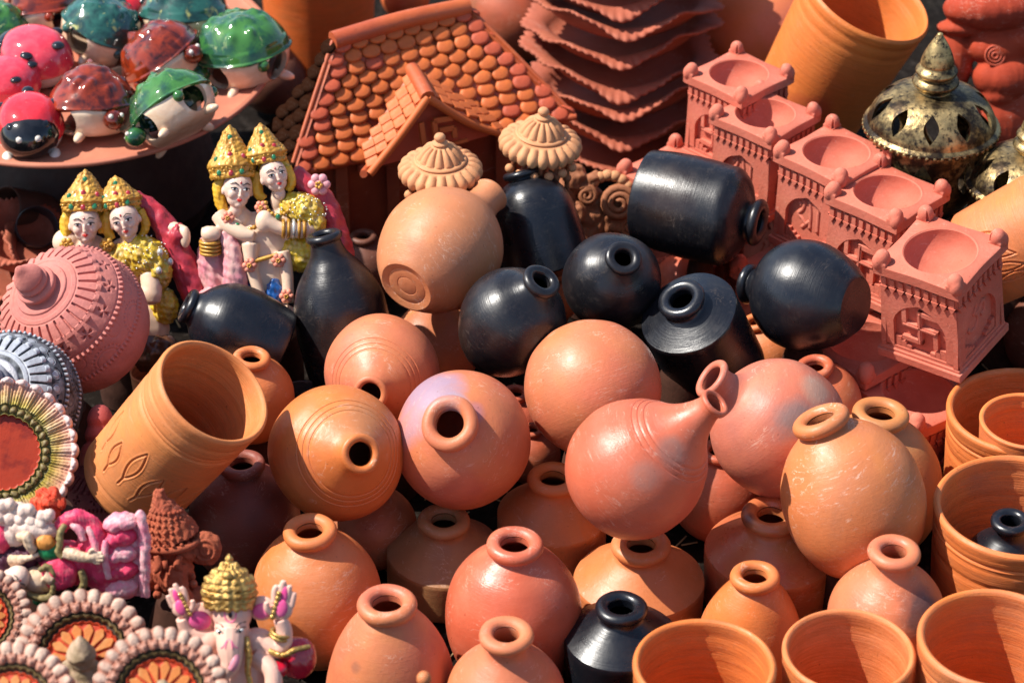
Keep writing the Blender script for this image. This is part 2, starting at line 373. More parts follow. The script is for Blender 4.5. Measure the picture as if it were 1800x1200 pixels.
# ================================================================ pots
REG = []       # (label, centre, radius) for checking that nothing overlaps
def lipprof(R, r, z, rz=None, k=20):
    a = np.linspace(-PI * .92, PI * .92, k); rz = rz or r
    return R + r * np.cos(a), z + rz * np.sin(a)
TH = .055
KIND = {
 # outer wall from the base up to under the lip, base z, lip (R, r, rz, z)
 'round': dict(out=prof([(1e-5, -.90), (.36, -.93)], [(.36, -.93), (.72, -.74), (.95, -.38), (1.0, .02), (.93, .40), (.72, .72), (.47, .90), (.33, .98), (.30, 1.06)]), base=-.93, lip=(.31, .105, .105, 1.09)),
 'tall_round': dict(out=prof([(1e-5, -1.05), (.42, -1.08)], [(.42, -1.08), (.76, -.84), (.96, -.42), (1.0, .0), (.92, .42), (.70, .78), (.46, .99), (.34, 1.08), (.31, 1.17)]), base=-1.08, lip=(.31, .105, .11, 1.20)),
 'egg': dict(out=prof([(1e-5, -1.30), (.70, -1.32)], [(.70, -1.32), (.92, -1.1), (1.0, -.70), (.97, -.30), (.86, .16), (.68, .56), (.47, .86), (.37, .98), (.35, 1.06)]), base=-1.32, lip=(.34, .115, .125, 1.10)),
 'shoulder': dict(out=prof([(1e-5, -1.0), (.93, -1.02)], [(.93, -1.02), (.99, -.9), (1.0, -.4), (1.0, .0)], [(1.0, .0), (.985, .035)], [(.985, .035), (.45, .41)], [(.45, .41), (.39, .47), (.36, .58)]), base=-1.02, lip=(.335, .12, .11, .65)),
 'shoulder_high': dict(out=prof([(1e-5, -1.0), (.93, -1.02)], [(.93, -1.02), (.99, -.9), (1.0, -.4), (1.0, .0)], [(1.0, .0), (.985, .04)], [(.985, .04), (.46, .52)], [(.46, .52), (.40, .60), (.385, .72)]), base=-1.02, lip=(.355, .12, .11, .78)),
 'flat_shoulder': dict(out=prof([(1e-5, -1.0), (.93, -1.02)], [(.93, -1.02), (.99, -.9), (1.0, -.4), (1.0, .0)], [(1.0, .0), (.985, .03)], [(.985, .03), (.50, .21)], [(.50, .21), (.42, .26), (.38, .38)]), base=-1.02, lip=(.355, .125, .12, .44)),
 'wide_mouthed': dict(out=prof([(1e-5, -.90), (.36, -.93)], [(.36, -.93), (.72, -.74), (.95, -.38), (1.0, .02), (.94, .38), (.76, .68), (.52, .88), (.34, .98), (.25, 1.12), (.24, 1.24), (.27, 1.36)]), base=-.93, lip=(.255, .06, .06, 1.38)),
 'necked': dict(out=prof([(1e-5, -.90), (.36, -.93)], [(.36, -.93), (.72, -.74), (.95, -.38), (1.0, .02), (.94, .38), (.76, .68), (.52, .92), (.37, 1.08), (.32, 1.24), (.32, 1.36)]), base=-.93, lip=(.33, .12, .115, 1.40)),
 'flask': dict(out=prof([(1e-5, -.93), (.34, -.95)], [(.34, -.95), (.70, -.76), (.94, -.40), (1.0, .0), (.95, .30), (.80, .58), (.72, .68)],
        [(.72, .68), (.705, .685), (.69, .71)], [(.69, .71), (.665, .74)], [(.665, .74), (.65, .742), (.635, .77)], [(.635, .77), (.60, .80)], [(.60, .80), (.585, .803), (.57, .83)],
        [(.57, .83), (.47, .93), (.355, 1.08), (.265, 1.25), (.20, 1.45), (.20, 1.56)], n=5), base=-.95, lip=(.19, .04, .045, 1.60)),
 'short_flask': dict(out=prof([(1e-5, -.90), (.34, -.93)], [(.34, -.93), (.70, -.76), (.94, -.40), (1.0, .0), (.93, .33), (.77, .56)],
        [(.77, .56), (.755, .563), (.74, .59)], [(.74, .59), (.70, .63)], [(.70, .63), (.685, .633), (.67, .66)], [(.67, .66), (.63, .69)], [(.63, .69), (.615, .693), (.60, .72)],
        [(.60, .72), (.46, .84), (.34, .95), (.27, 1.07), (.255, 1.15)], n=5), base=-.93, lip=(.235, .06, .06, 1.18)),
 'bottle': dict(out=prof([(1e-5, -1.5), (.86, -1.52)], [(.86, -1.52), (.96, -1.42), (.99, -.8), (1.0, -.2), (.96, .22), (.80, .66), (.58, 1.0), (.40, 1.26), (.33, 1.5), (.33, 1.6)]), base=-1.52, lip=(.29, .10, .10, 1.66)),
 'squat_bottle': dict(out=prof([(1e-5, -1.2), (.80, -1.22)], [(.80, -1.22), (.92, -1.1), (1.0, -.5), (1.0, .0), (.90, .45), (.64, .80), (.42, .98), (.35, 1.10)]), base=-1.22, lip=(.31, .11, .11, 1.15)),
 'dome': dict(out=prof([(1e-5, -1.0), (1.0, -1.0)], [(1.0, -1.0), (1.03, -.97)], [(1.03, -.97), (1.02, -.5), (.99, .1), (.93, .5), (.78, .86), (.55, 1.08), (.38, 1.17), (.35, 1.27)]), base=-1.0, lip=(.33, .12, .10, 1.31)),
 'long_shoulder': dict(out=prof([(1e-5, -1.25), (.9, -1.27)], [(.9, -1.27), (.945, -1.2), (1.0, -.7), (1.02, -.1), (.99, .55)], [(.99, .55), (.96, .63)], [(.96, .63), (.80, .79), (.52, .93), (.38, 1.0), (.36, 1.10)]), base=-1.27, lip=(.35, .12, .11, 1.16)),
 'tapered': dict(out=prof([(1e-5, -1.02), (.50, -1.02)], [(.50, -1.02), (.53, -1.0)], [(.53, -1.0), (.78, -.68), (.96, -.25), (1.0, .08), (.93, .45), (.72, .77), (.45, .98), (.31, 1.12), (.29, 1.22)]), base=-1.02, lip=(.27, .10, .10, 1.27)),
 'spout': dict(out=prof([(1e-5, -.95), (.16, -.955)], [(.16, -.955), (.175, -.950), (.19, -.956)], [(.19, -.955), (.33, -.96)], [(.33, -.96), (.345, -.954), (.36, -.961)], [(.36, -.96), (.46, -.985)], [(.46, -.985), (.50, -.965)], [(.50, -.965), (.80, -.62), (.97, -.2), (1.0, .12), (.92, .46), (.70, .78), (.46, .99), (.33, 1.16), (.29, 1.36), (.31, 1.54)]), base=-.98, lip=(.27, .045, .05, 1.55)),
 'ball': dict(out=prof([(1e-5, -1.0), (.30, -.955), (.68, -.745), (.93, -.37), (1.0, .02), (.92, .40), (.70, .73), (.47, .91), (.33, .99), (.30, 1.06)]), base=-1.0, lip=(.31, .105, .105, 1.09)),
}
def pot_meshes(kind, R, seed, wob=.015):
    K = KIND[kind]; out = K['out']; LR, Lr, Lz, Lh = K['lip']
    hole = LR - Lr
    # inner wall: follow the outer one at the wall's thickness, from the lip down to the floor
    inn = [(hole, Lh), (hole, out[-1][1] - .05)]
    for r, z in out[::-1][1:]:
        if r < .2 and z < -.5: break
        if r > .36 : inn.append((max(r - TH * 1.3, hole), z * (1 - .05)))
    inn.append((1e-5, K['base'] * .93))
    inn = [p for i, p in enumerate(inn) if i == 0 or p[1] <= inn[i - 1][1] + 1e-6]
    P = np.vstack([out, [(out[-1][0] - .02, out[-1][1] + .01)], inn]) * R
    body = lathe('pot_body', P, 96, sharp=28, wob=wob, seed=seed, ws=R)
    a = np.linspace(-PI * .85, PI * .95, 22)
    lip = lathe('pot_lip', np.c_[LR + Lr * np.cos(a), Lh + Lz * np.sin(a) * np.where(a > 0, .92, 1)] * R, 96, sharp=None, wob=wob, seed=seed, ws=R)
    return body, lip
_seed = [10]
def pot(label, kind, c, r, mat, z=None, st=1, marks=None, axis=None, group=None, name='clay_pot', cat='pot', lipmat=None, reg=True, spin=None):
    """c pixel of the body's widest point, r its radius in pixels, z height of that point (None: it stands on the ground)"""
    _seed[0] += 1; K = KIND[kind]
    if st != 1:
        o = K['out'].copy(); o[:, 1] = np.where(o[:, 1] < 0, o[:, 1] * st, o[:, 1]); K = dict(out=o, base=K['base'] * st, lip=K['lip']); kind = kind + '*%.2f' % st; KIND[kind] = K
    a = Vector(axis).normalized() if axis is not None else Vector((0, 0, 1))
    if z is None:
        z = .05
        for _ in range(8):
            P, s = W(c[0], c[1], z); z = -K['base'] * r * s * a.z
            if a.z < .98: z += abs(math.sqrt(1 - a.z ** 2)) * .6 * r * s
    P, s = W(c[0], c[1], z); Rm = r * s
    M = axisM(P + a * (K['base'] * Rm), a, _seed[0] * 1.3 if spin is None else spin)
    if marks:     # smoke and colour clouds, given where the photograph shows them on the visible side
        Mi = (M @ Matrix.Translation((0, 0, -K['base'] * Rm))).inverted(); L = []
        for (dx, dy, rr, cc) in marks:
            dd = math.sqrt(max(0, r * r - dx * dx - dy * dy)); q = Mi @ (P + RGT * dx * s - UPV * dy * s + BCK * dd * s); L.append((q.x, q.y, q.z, rr * s, cc))
        mat = mat(L)
    t = thing(name, label, cat, M, group)
    b, l = pot_meshes(kind, Rm, _seed[0]); off = Matrix.Translation((0, 0, -K['base'] * Rm))
    part('body', b, mat, t, off); part('lip', l, lipmat or mat, t, off)
    REG.append((label, P, Rm, kind)); return t
def mouth_axis(c, m, r, kind, sign=1):
    """axis from the body pixel to the mouth pixel"""
    L = KIND[kind]['lip'][3] * r; dx, dy = (m[0] - c[0]) / L, -(m[1] - c[1]) / L
    d = dx * dx + dy * dy
    t = sign * math.sqrt(max(0, 1 - d)); 
    # allow for the slant of the line of sight away from the picture's middle
    v = RGT * ((c[0] - 900) / FPX) + UPV * (-(c[1] - 600) / FPX) + FWD; v.normalize()
    x = (RGT - v * RGT.dot(v)).normalized(); y = x.cross(v)
    return (x * dx + y * dy - v * t).normalized()

SMOKE = (.10, .075, .09, 1)
GU, GT, GB = 'upright clay pots standing in the front rows', 'clay pots lying loose on top of the heap', 'black pots heaped at the back'
S_ = .06
pot('round terracotta pot with thick lip right behind the painted elephant figurine', 'tall_round', (558, 1045), 115, clay('terracotta_a', TAN, ORANGE, .48), axis=(-.05, 0, 1), group=GU)
pot('domed terracotta pot with a grey smudge on its belly, at the bottom edge', 'egg', (684, 1160), 114, lambda L: clay('terracotta_b', TAN, PINK, .48, stain=L), marks=[(-62, 2, 18, (.16, .08, .06, .75)), (-50, 18, 12, (.20, .09, .07, .6))], group=GU)
pot('round glossy terracotta pot with thick rolled lip, in the middle of the bottom rows', 'tall_round', (904, 1072), 119, clay('terracotta_c', PINK, RED, .34, .5), st=1.2, group=GU)
pot('pink terracotta pot cut off by the bottom edge, left of the black pot', 'necked', (890, 1232), 108, clay('terracotta_d', PINK, TAN, .5), st=1.3, group=GU)
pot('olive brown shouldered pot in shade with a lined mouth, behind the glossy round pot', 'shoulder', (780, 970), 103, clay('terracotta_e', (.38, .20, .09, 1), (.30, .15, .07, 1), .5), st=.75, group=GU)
pot('shouldered orange pot half shaded under the large grooved flask', 'shoulder_high', (972, 902), 97, clay('terracotta_f', ORANGE, (.45, .19, .09, 1), .5), group=GU)
pot('shouldered orange pot in front of the large grooved flask, beside the black pot', 'shoulder', (1123, 1018), 114, clay('terracotta_g', TAN, OCHRE, .42), st=.8, group=GU)
pot('shouldered glazed orange pot with a dark burnt patch on lip and shoulder', 'shoulder', (1353, 966), 116,
    lambda L: clay('terracotta_h', (.50, .20, .08, 1), RED, .3, .6, stain=L), marks=[(-68, -52, 30, (.03, .014, .02, 1)), (-44, -78, 24, (.03, .014, .03, 1)), (-60, -90, 26, (.03, .014, .03, 1))], group=GU, spin=0)
pot('tall domed orange pot behind the two open cups of the bottom row', 'egg', (1321, 1097), 95, clay('terracotta_i', TAN, ORANGE, .45), group=GU)
pot('pinkish pot with grey smoke mark on its right flank behind the bottom row cups', 'necked', (1559, 1084), 103,
    lambda L: clay('terracotta_j', PINK, TAN, .45, stain=L), marks=[(52, -8, 58, (.085, .05, .05, .9))], group=GU, spin=0, st=1.75)
BLACK = clay('black_ware', (.005, .007, .012, 1), (.009, .009, .011, 1), .28, .55, scratch=.05, fleck=0, dust=.015, bump=.12, blotch=0.01, rings=.15)
BLACK2 = clay('black_ware_dusty', (.005, .007, .012, 1), (.013, .011, .011, 1), .30, .5, scratch=.07, fleck=0, dust=.03, bump=.14, blotch=0.01, rings=.15, stain=[(.02, -.03, -.02, .03, (.035, .018, .012, .6))])
pot('black shouldered pot with thick lip standing alone in the front row of clay pots', 'shoulder', (1092, 1119), 100, BLACK, st=1.5, group=None, cat='pot', name='black_pot')
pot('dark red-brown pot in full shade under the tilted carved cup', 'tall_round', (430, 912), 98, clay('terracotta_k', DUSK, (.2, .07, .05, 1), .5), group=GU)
pot('orange pot with a tilted wide lip right behind the tilted carved cup', 'round', (438, 700), 80, clay('terracotta_l', TAN, ORANGE, .5), z=.10, axis=(.12, -.02, 1), group=GU)
pot('small orange pot with a wide lip behind the pink-grey spherical pot', 'round', (1437, 715), 80, clay('terracotta_m', TAN, RED, .45), z=.085, axis=(-.12, -.05, 1), group=GU)
pot('ochre pot mostly hidden behind the big scratched round pot, its lip showing', 'tall_round', (1535, 850), 120, clay('terracotta_n', OCHRE, (.42, .22, .09, 1), .5, scratch=.1), axis=(.03, .04, 1), group=GU)
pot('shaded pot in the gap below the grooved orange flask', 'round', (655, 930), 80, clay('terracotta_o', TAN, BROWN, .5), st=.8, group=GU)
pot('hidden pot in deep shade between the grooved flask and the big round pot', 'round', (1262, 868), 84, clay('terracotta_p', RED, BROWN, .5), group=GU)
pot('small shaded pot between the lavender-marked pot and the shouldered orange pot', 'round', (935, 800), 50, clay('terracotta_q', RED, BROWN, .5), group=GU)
pot('orange pot behind the small grooved flask with a wedge of sun on it', 'tall_round', (760, 615), 78, clay('terracotta_r', ORANGE, (.5, .18, .08, 1), .5), z=.06, axis=(.1, .3, 1), group=GU)
pot('pink pot whose lip peeps out between the lavender-marked pot and the neckless ball', 'round', (905, 745), 60, clay('terracotta_s', PINK, RED, .5), group=GU)

# ---- lying on top
c = (594, 794); pot('grooved orange flask with its narrow mouth turned to the viewer', 'short_flask', c, 120, lambda L: clay('terracotta_t', ORANGE, OCHRE, .42, stain=L), marks=[(-70, 30, 60, (.50, .13, .06, .35)), (40, -60, 60, (.42, .21, .10, .45))], z=.138,
    axis=mouth_axis(c, (634, 799), 120, 'short_flask'), group=GT, name='clay_flask', cat='flask')
c = (811, 771); pot('round pot with a lavender grey bloom, its round mouth turned to the viewer', 'round', c, 120,
    lambda L: clay('terracotta_u', PINK, TAN, .42, stain=L), marks=[(-58, -86, 70, (.30, .205, .27, .95)), (-90, -30, 48, (.36, .20, .23, .85)), (-12, -58, 26, (.30, .24, .29, .9)), (24, -48, 20, (.42, .18, .22, .6)), (-20, 90, 70, (.44, .12, .09, .5))], z=.130,
    axis=mouth_axis(c, (793, 746), 120, 'round'), group=GT, spin=0)
c = (1040, 682); pot('ball shaped terracotta pot with no mouth showing, resting on the heap', 'ball', c, 121, clay('terracotta_v', PINK, TAN, .44, scratch=.45), z=.140, axis=camdir(.35, -.9, .1), group=GT)
c = (1122, 822); pot('large red grooved flask with a long neck pointing up to the right', 'flask', c, 124,
    lambda L: clay('terracotta_w', RED, PINK, .40, .45, scratch=.5, stain=L), marks=[(52, -36, 30, (.26, .16, .13, .6)), (60, -84, 24, (.26, .17, .14, .6)), (10, 10, 30, (.34, .18, .14, .5))], z=.165,
    axis=mouth_axis(c, (1252, 711), 124, 'flask', 1), group=GT, name='clay_flask', cat='flask', spin=0)
c = (1368, 752); pot('spherical pink pot with a grey smoke cloud and its wide mouth turned left', 'wide_mouthed', c, 119,
    lambda L: clay('terracotta_x', PINK, (.45, .17, .12, 1), .46, stain=L), marks=[(24, -14, 48, (.20, .14, .13, .85)), (60, -70, 34, (.40, .27, .20, .7)), (-30, 60, 50, (.42, .10, .08, .4))], z=.143,
    axis=camdir(-.745, .53, .40), group=GT)
c = (1496, 872); pot('big scratched ochre pot leaning left with its lip upward, above the right-hand cups', 'tall_round', c, 127, clay('terracotta_y', OCHRE, TAN, .44, scratch=.75), z=.136,
    axis=mouth_axis(c, (1444, 742), 127, 'tall_round', 1), group=GT)
c = (672, 657); pot('small grooved flask facing down to the viewer, wedged behind the front flasks', 'short_flask', c, 103, clay('terracotta_z', TAN, PINK, .46), z=.125,
    axis=mouth_axis(c, (650, 690), 103, 'short_flask'), group=GT, name='clay_flask', cat='flask')
c = (772, 440); pot('tan jar lying with its flat base towards the viewer and spout pointing up right', 'spout', c, 109, lambda L: clay('terracotta_aa', TAN, (.50, .22, .11, 1), .48, scratch=.55, stain=L), marks=[(30, 20, 50, (.42, .17, .09, .5))], z=.185,
    axis=camdir(.52, .60, -.61), group=GT, name='clay_jar', cat='jar')
pot('pink pot top peeping out between two black bottles at the back', 'ball', (1203, 500), 56, clay('terracotta_ab', PINK, RED, .5), z=.06, axis=(0, 0, -1), group=GT)
pot('small orange cup-lipped pot peeping out behind two black round pots', 'round', (975, 520), 46, clay('terracotta_ac', ORANGE, TAN, .5), z=.06, axis=(.1, -.1, 1), group=GT)
pot('little ochre pot peeping out left of the flat-based black pot', 'round', (1345, 620), 62, clay('terracotta_ad', TAN, ORANGE, .5), z=.06, axis=(-.3, .0, 1), group=GT)
c = (898, 566); pot('black round pot with its mouth turned up to the right, left of two others', 'tapered', c, 94, BLACK2, z=.165, axis=mouth_axis(c, (952, 496), 94, 'tapered', 1), group=GB, name='black_pot')
c = (1075, 498); pot('black round pot with its mouth turned up, middle one of the heap', 'tapered', c, 86, BLACK2, z=.165, axis=mouth_axis(c, (1094, 458), 82, 'tapered', 1), group=GB, name='black_pot')
c = (1210, 552); pot('black shouldered bottle with wide flat shoulder and open mouth facing the viewer', 'flat_shoulder', c, 90, BLACK, z=.165, st=1.9, axis=camdir(-.38, .60, .70), group=GB, name='black_bottle', cat='bottle')
c = (1420, 520); pot('black egg shaped pot showing its flat round base to the right', 'tapered', c, 97, BLACK, z=.165, axis=mouth_axis(c, (1318, 498), 97, 'tapered', -1), group=GB, name='black_pot')
c = (945, 400); pot('black domed bottle standing upright behind the tan jar, its lip at the top', 'dome', c, 76, BLACK, z=.15, axis=camdir(-.28, .94, .12), group=GB, name='black_bottle', cat='bottle')
c = (1236, 368); pot('large black bottle lying on its side with its mouth to the right', 'long_shoulder', c, 88, BLACK2, z=.17, axis=camdir(.905, -.22, .36), group=GB, name='black_bottle', cat='bottle')
c = (598, 545); pot('tall black bottle standing upright in front of the right-hand couple figurine', 'bottle', c, 82, BLACK2, z=.135, axis=camdir(-.2, .93, .3), group=GB, name='black_bottle', cat='bottle')
c = (410, 575); pot('black bottle lying with its lipped mouth to the left before the couple figurines', 'squat_bottle', c, 76, BLACK, z=.14, axis=camdir(-.86, .42, .25), group=GB, name='black_bottle', cat='bottle')

# ================================================================ cups and planters
def cup_mesh(name, R, H, wall=.10, taper=.92, n=160, grooves=(), disp=None, ns=None, seed=1, foot=.03):
    g = []
    r0 = R * taper; out = [(1e-5, 0), (r0 * .95, 0), (r0, H * foot)]
    zz = np.linspace(H * foot, H * .94, 60)
    for z in zz[1:]:
        r = r0 + (R - r0) * (z / H)
        for gz, gw, gd in grooves: r -= R * gd * math.exp(-((z / H - gz) / gw) ** 2)
        out.append((r, z))
    lip = [(R * 1.0, H * .95), (R * 1.005, H * .985), (R * .985, H), (R * (1 - wall * .5), H * 1.008), (R * (1 - wall * .95), H * .992), (R * (1 - wall * 1.05), H * .96), (R * (1 - wall), H * .9)]
    out += [tuple(p) for p in crom(lip, 4)]
    ri = r0 * (1 - wall); k = np.random.RandomState(seed)
    for z in np.linspace(H * .88, H * .16, 26): out.append((ri + (R * (1 - wall) - ri) * (z / H) + R * .004 * k.randn(), z))
    out += [tuple(p) for p in crom([(ri, H * .14), (ri * .96, H * .09), (ri * .85, H * .065), (1e-5, H * .06)], 5)]
    return lathe(name, np.array(out), n, sharp=40, disp=disp, wob=.004, seed=seed, ns=ns)
GC = 'open terracotta cups along the right and bottom'
def cup(label, c, r, mat, H=1.5, zr=None, axis=None, taper=.9, wall=.10, grooves=(), name='clay_cup', cat='cup', group=GC, z0=0.0, n=160, seed=1, disp=None, ns=None, spin=0):
    """c pixel of the rim's middle, r rim radius in pixels; stands at height z0 unless the rim height zr is given"""
    a = Vector(axis).normalized() if axis is not None else Vector((0, 0, 1)); z = .12 if zr is None else zr
    for _ in range(8):
        P, s = W(c[0], c[1], z)
        if zr is None: z = z0 + H * r * s
    Rm = r * s; M = axisM(P - a * H * Rm, a, spin); t = thing(name, label, cat, M, group)
    part('wall', cup_mesh('cup_wall', Rm, H * Rm, wall, taper, n, grooves, disp(Rm) if disp else None, ns, seed), mat, t)
    REG.append((label, P - a * H * Rm * .5, Rm, 'cup')); return t, Rm
cl = lambda nm, a=ORANGE, b=OCHRE, **k: clay(nm, a, b, k.pop('rough', .5), .35, rings=k.pop('rings', .5), scratch=.12, banded=k.pop('banded', .6), **k)
GR = ((.88, .012, .02), (.84, .01, .018), (.72, .012, .02), (.70, .01, .015))
cup('open orange cup in the bottom row, the left one of the three whole rims', (1239, 1166), 126, cl('cup_clay_a'), H=2.4, seed=2)
cup('open orange cup in the middle of the bottom row, its inside streaked', (1492, 1143), 117, cl('cup_clay_b', TAN, ORANGE, banded=.8), H=2.5, seed=3)
cup('open orange cup in the bottom right corner, deeply shaded inside', (1750, 1120), 137, cl('cup_clay_c', ORANGE, TAN), H=2.3, grooves=GR, seed=4)
cup('cup whose rim only just shows at the bottom edge between pot and cups', (1030, 1262), 88, cl('cup_clay_d'), H=2.0, seed=5)
BIGC, RB = cup('large banded cup on the right holding a small black pot', (1792, 888), 150, cl('cup_clay_e', ORANGE, TAN, stain=[(-.085, -.02, .08, .022, (.50, .10, .04, .8))]), H=1.9, grooves=GR, seed=6, wall=.085)
cup('large banded cup standing behind, with a smaller cup nested in it', (1797, 720), 132, cl('cup_clay_f', OCHRE, ORANGE), H=1.85, grooves=GR, seed=7, wall=.09)
cup('smaller cup nested inside the rear banded cup', (1806, 738), 84, cl('cup_clay_g', ORANGE, TAN, rings=.2), H=1.4, zr=.130, seed=8, wall=.10)
# the small black pot inside the large cup
pot('small black pot with thick lip standing inside the large banded cup', 'necked', (1764, 1006), 80, BLACK, z=.062, group=None, name='black_pot')

GD = 'dim pots filling the gaps deep in the heap'
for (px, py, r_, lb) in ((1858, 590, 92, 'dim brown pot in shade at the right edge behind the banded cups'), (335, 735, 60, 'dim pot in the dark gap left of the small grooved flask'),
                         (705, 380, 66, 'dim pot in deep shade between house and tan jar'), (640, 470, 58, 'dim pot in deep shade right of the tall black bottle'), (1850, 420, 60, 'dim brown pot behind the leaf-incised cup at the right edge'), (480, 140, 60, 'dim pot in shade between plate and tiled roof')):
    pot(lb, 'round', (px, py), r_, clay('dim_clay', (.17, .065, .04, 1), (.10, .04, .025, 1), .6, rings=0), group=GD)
# ================================================================ the tilted carved cup and other cups at the back
def theta_view(axis, spin=0):
    M = axisM(Vector((0, 0, 0)), axis, spin).to_3x3(); v = M.inverted() @ BCK; return math.atan2(v.y, v.x)
def leaf_lines(th0, specs, Rm):
    """incised leaf outlines; specs: (dtheta, z, length, lean, width) in radii"""
    L = []
    for dt, z, ln, lean, wd in specs:
        d = np.array([math.sin(lean), math.cos(lean)]); p = np.array([-d[1], d[0]]); o = np.array([dt, z])
        for sg in (-1, 1):
            L.append(np.array([o + d * ln * t + p * sg * wd * math.sin(PI * t) * (1 - .25 * t) for t in np.linspace(0 if sg > 0 else .04, 1 if sg > 0 else .96, 12)]))
        L.append(np.array([o, o - d * .16]))
    def fn(TH, S, R, Z):
        U = ((TH - th0 + PI) % (2 * PI) - PI); Zn = Z / Rm; D = np.full(TH.shape, 9.)
        ok = (np.abs(U) < 1.5) & (R > Rm * .86)
        u = U[ok]; z = Zn[ok]; best = np.full(u.shape, 9.)
        for l in L:
            for a, b in zip(l[:-1], l[1:]):
                ab = b - a; t = np.clip(((u - a[0]) * ab[0] + (z - a[1]) * ab[1]) / (ab @ ab + 1e-9), 0, 1)
                best = np.minimum(best, np.hypot(u - a[0] - ab[0] * t, z - a[1] - ab[1] * t))
        D[ok] = best
        first = S < S.max() * .52
        return np.where(first, -Rm * .024 * np.exp(-(D / .014) ** 2) + Rm * .006 * np.exp(-((D - .034) / .016) ** 2), 0)
    return fn
ax = camdir(.56, .56, .61); tv = theta_view(ax)
cup('orange cup tilted on its side with incised leaves, its mouth up to the right', (376, 688), 110, cl('cup_carved', (.62, .22, .07, 1), (.60, .26, .11, 1), banded=.35, stain=[(.03, -.02, .10, .03, (.60, .15, .04, .6))]), H=2.75, zr=.228, axis=ax, taper=.93, wall=.10,
    grooves=((.90, .010, .02), (.80, .012, .03), (.77, .012, .03), (.12, .012, .02)), n=620, ns=420, seed=11, group=None,
    disp=lambda Rm: leaf_lines(tv, [(d_, .75 + .12 * (i_ % 2), .80 - .12 * (i_ % 3), d_ * .5 + .1, .12) for i_, d_ in enumerate((-1.2, -.82, -.45, -.08, .3, .68, 1.05))], Rm))
ax2 = camdir(.80, .42, .42); tv2 = theta_view(ax2)
cup('orange cup with incised leaves lying at the right edge behind the front lamp', (1932, 352), 106, cl('cup_carved_right', ORANGE, TAN, banded=.3), H=2.35, zr=.243, axis=ax2, taper=.86, n=420, ns=360, seed=12, group=None,
    grooves=((.60, .012, .02),), disp=lambda Rm: leaf_lines(tv2, [(.2, .35, .65, .3, .10), (-.15, .40, .6, .5, .10), (.5, .40, .6, .1, .10), (-.5, .45, .55, .7, .1)], Rm))
cup('large orange cup leaning at the top right with its wide mouth turned up', (1527, -2), 118, cl('cup_back', ORANGE, (.60, .20, .05, 1), banded=.35, stain=[(-.01, -.065, .055, .02, (.50, .09, .03, .8)), (-.03, -.055, .05, .015, (.50, .09, .03, .8))]), H=2.4, zr=.26, axis=camdir(.36, .68, .62), taper=.86, wall=.07, seed=13, group=None, grooves=((.92, .01, .02), (.84, .01, .02)))
cup('tall smooth orange planter standing at the top edge behind the glazed turtles', (556, -96), 104, cl('planter_back', (.62, .14, .03, 1), ORANGE), H=2.3, seed=14, group=None, name='clay_planter', cat='planter', z0=.02)
cup('dim clay cup rim showing between pink carved pot and tilted cup', (262, 652), 34, cl('cup_dim', TAN, BROWN), H=1.6, zr=.075, seed=15, group=None)
cup('dark grey cup whose pale rim shows behind the grooved orange flask', (531, 692), 42, paint('grey_ware', (.06, .06, .065, 1), .4, wear=.3), H=1.8, zr=.08, seed=16, group=None, wall=.07)
cup('dark pipe shaped cup lying under the plate with its black mouth outward', (66, 398), 37, paint('grey_ware_b', (.025, .028, .035, 1), .4), H=3, zr=.09, axis=camdir(.25, .15, .9), taper=1, wall=.06, seed=17, group=None)
cup('brown pipe shaped cup lying under the plate at the left edge', (8, 368), 42, paint('brown_ware', (.12, .055, .035, 1), .5), H=3, zr=.09, axis=camdir(-.6, .1, .75), taper=1, wall=.06, seed=18, group=None)
pot('big smooth pink ball shaped pot between wavy trays and leaning cup at the top', 'ball', (1345, 40), 125, clay('terracotta_ae', PINK, ORANGE, .5, scratch=.1), z=.11, axis=(.2, .3, 1), group='blurred pots along the top edge')
pot('red pot in shade at the top edge above the tiled roof ridge', 'ball', (905, 25), 85, clay('terracotta_af', RED, BROWN, .5), axis=(0, 0, 1), group='blurred pots along the top edge')
pot('small red pot at the top edge left of the roof ridge end', 'ball', (712, -8), 44, clay('terracotta_ag', RED, ORANGE, .5), z=.07, axis=(0, .3, 1), group='blurred pots along the top edge')

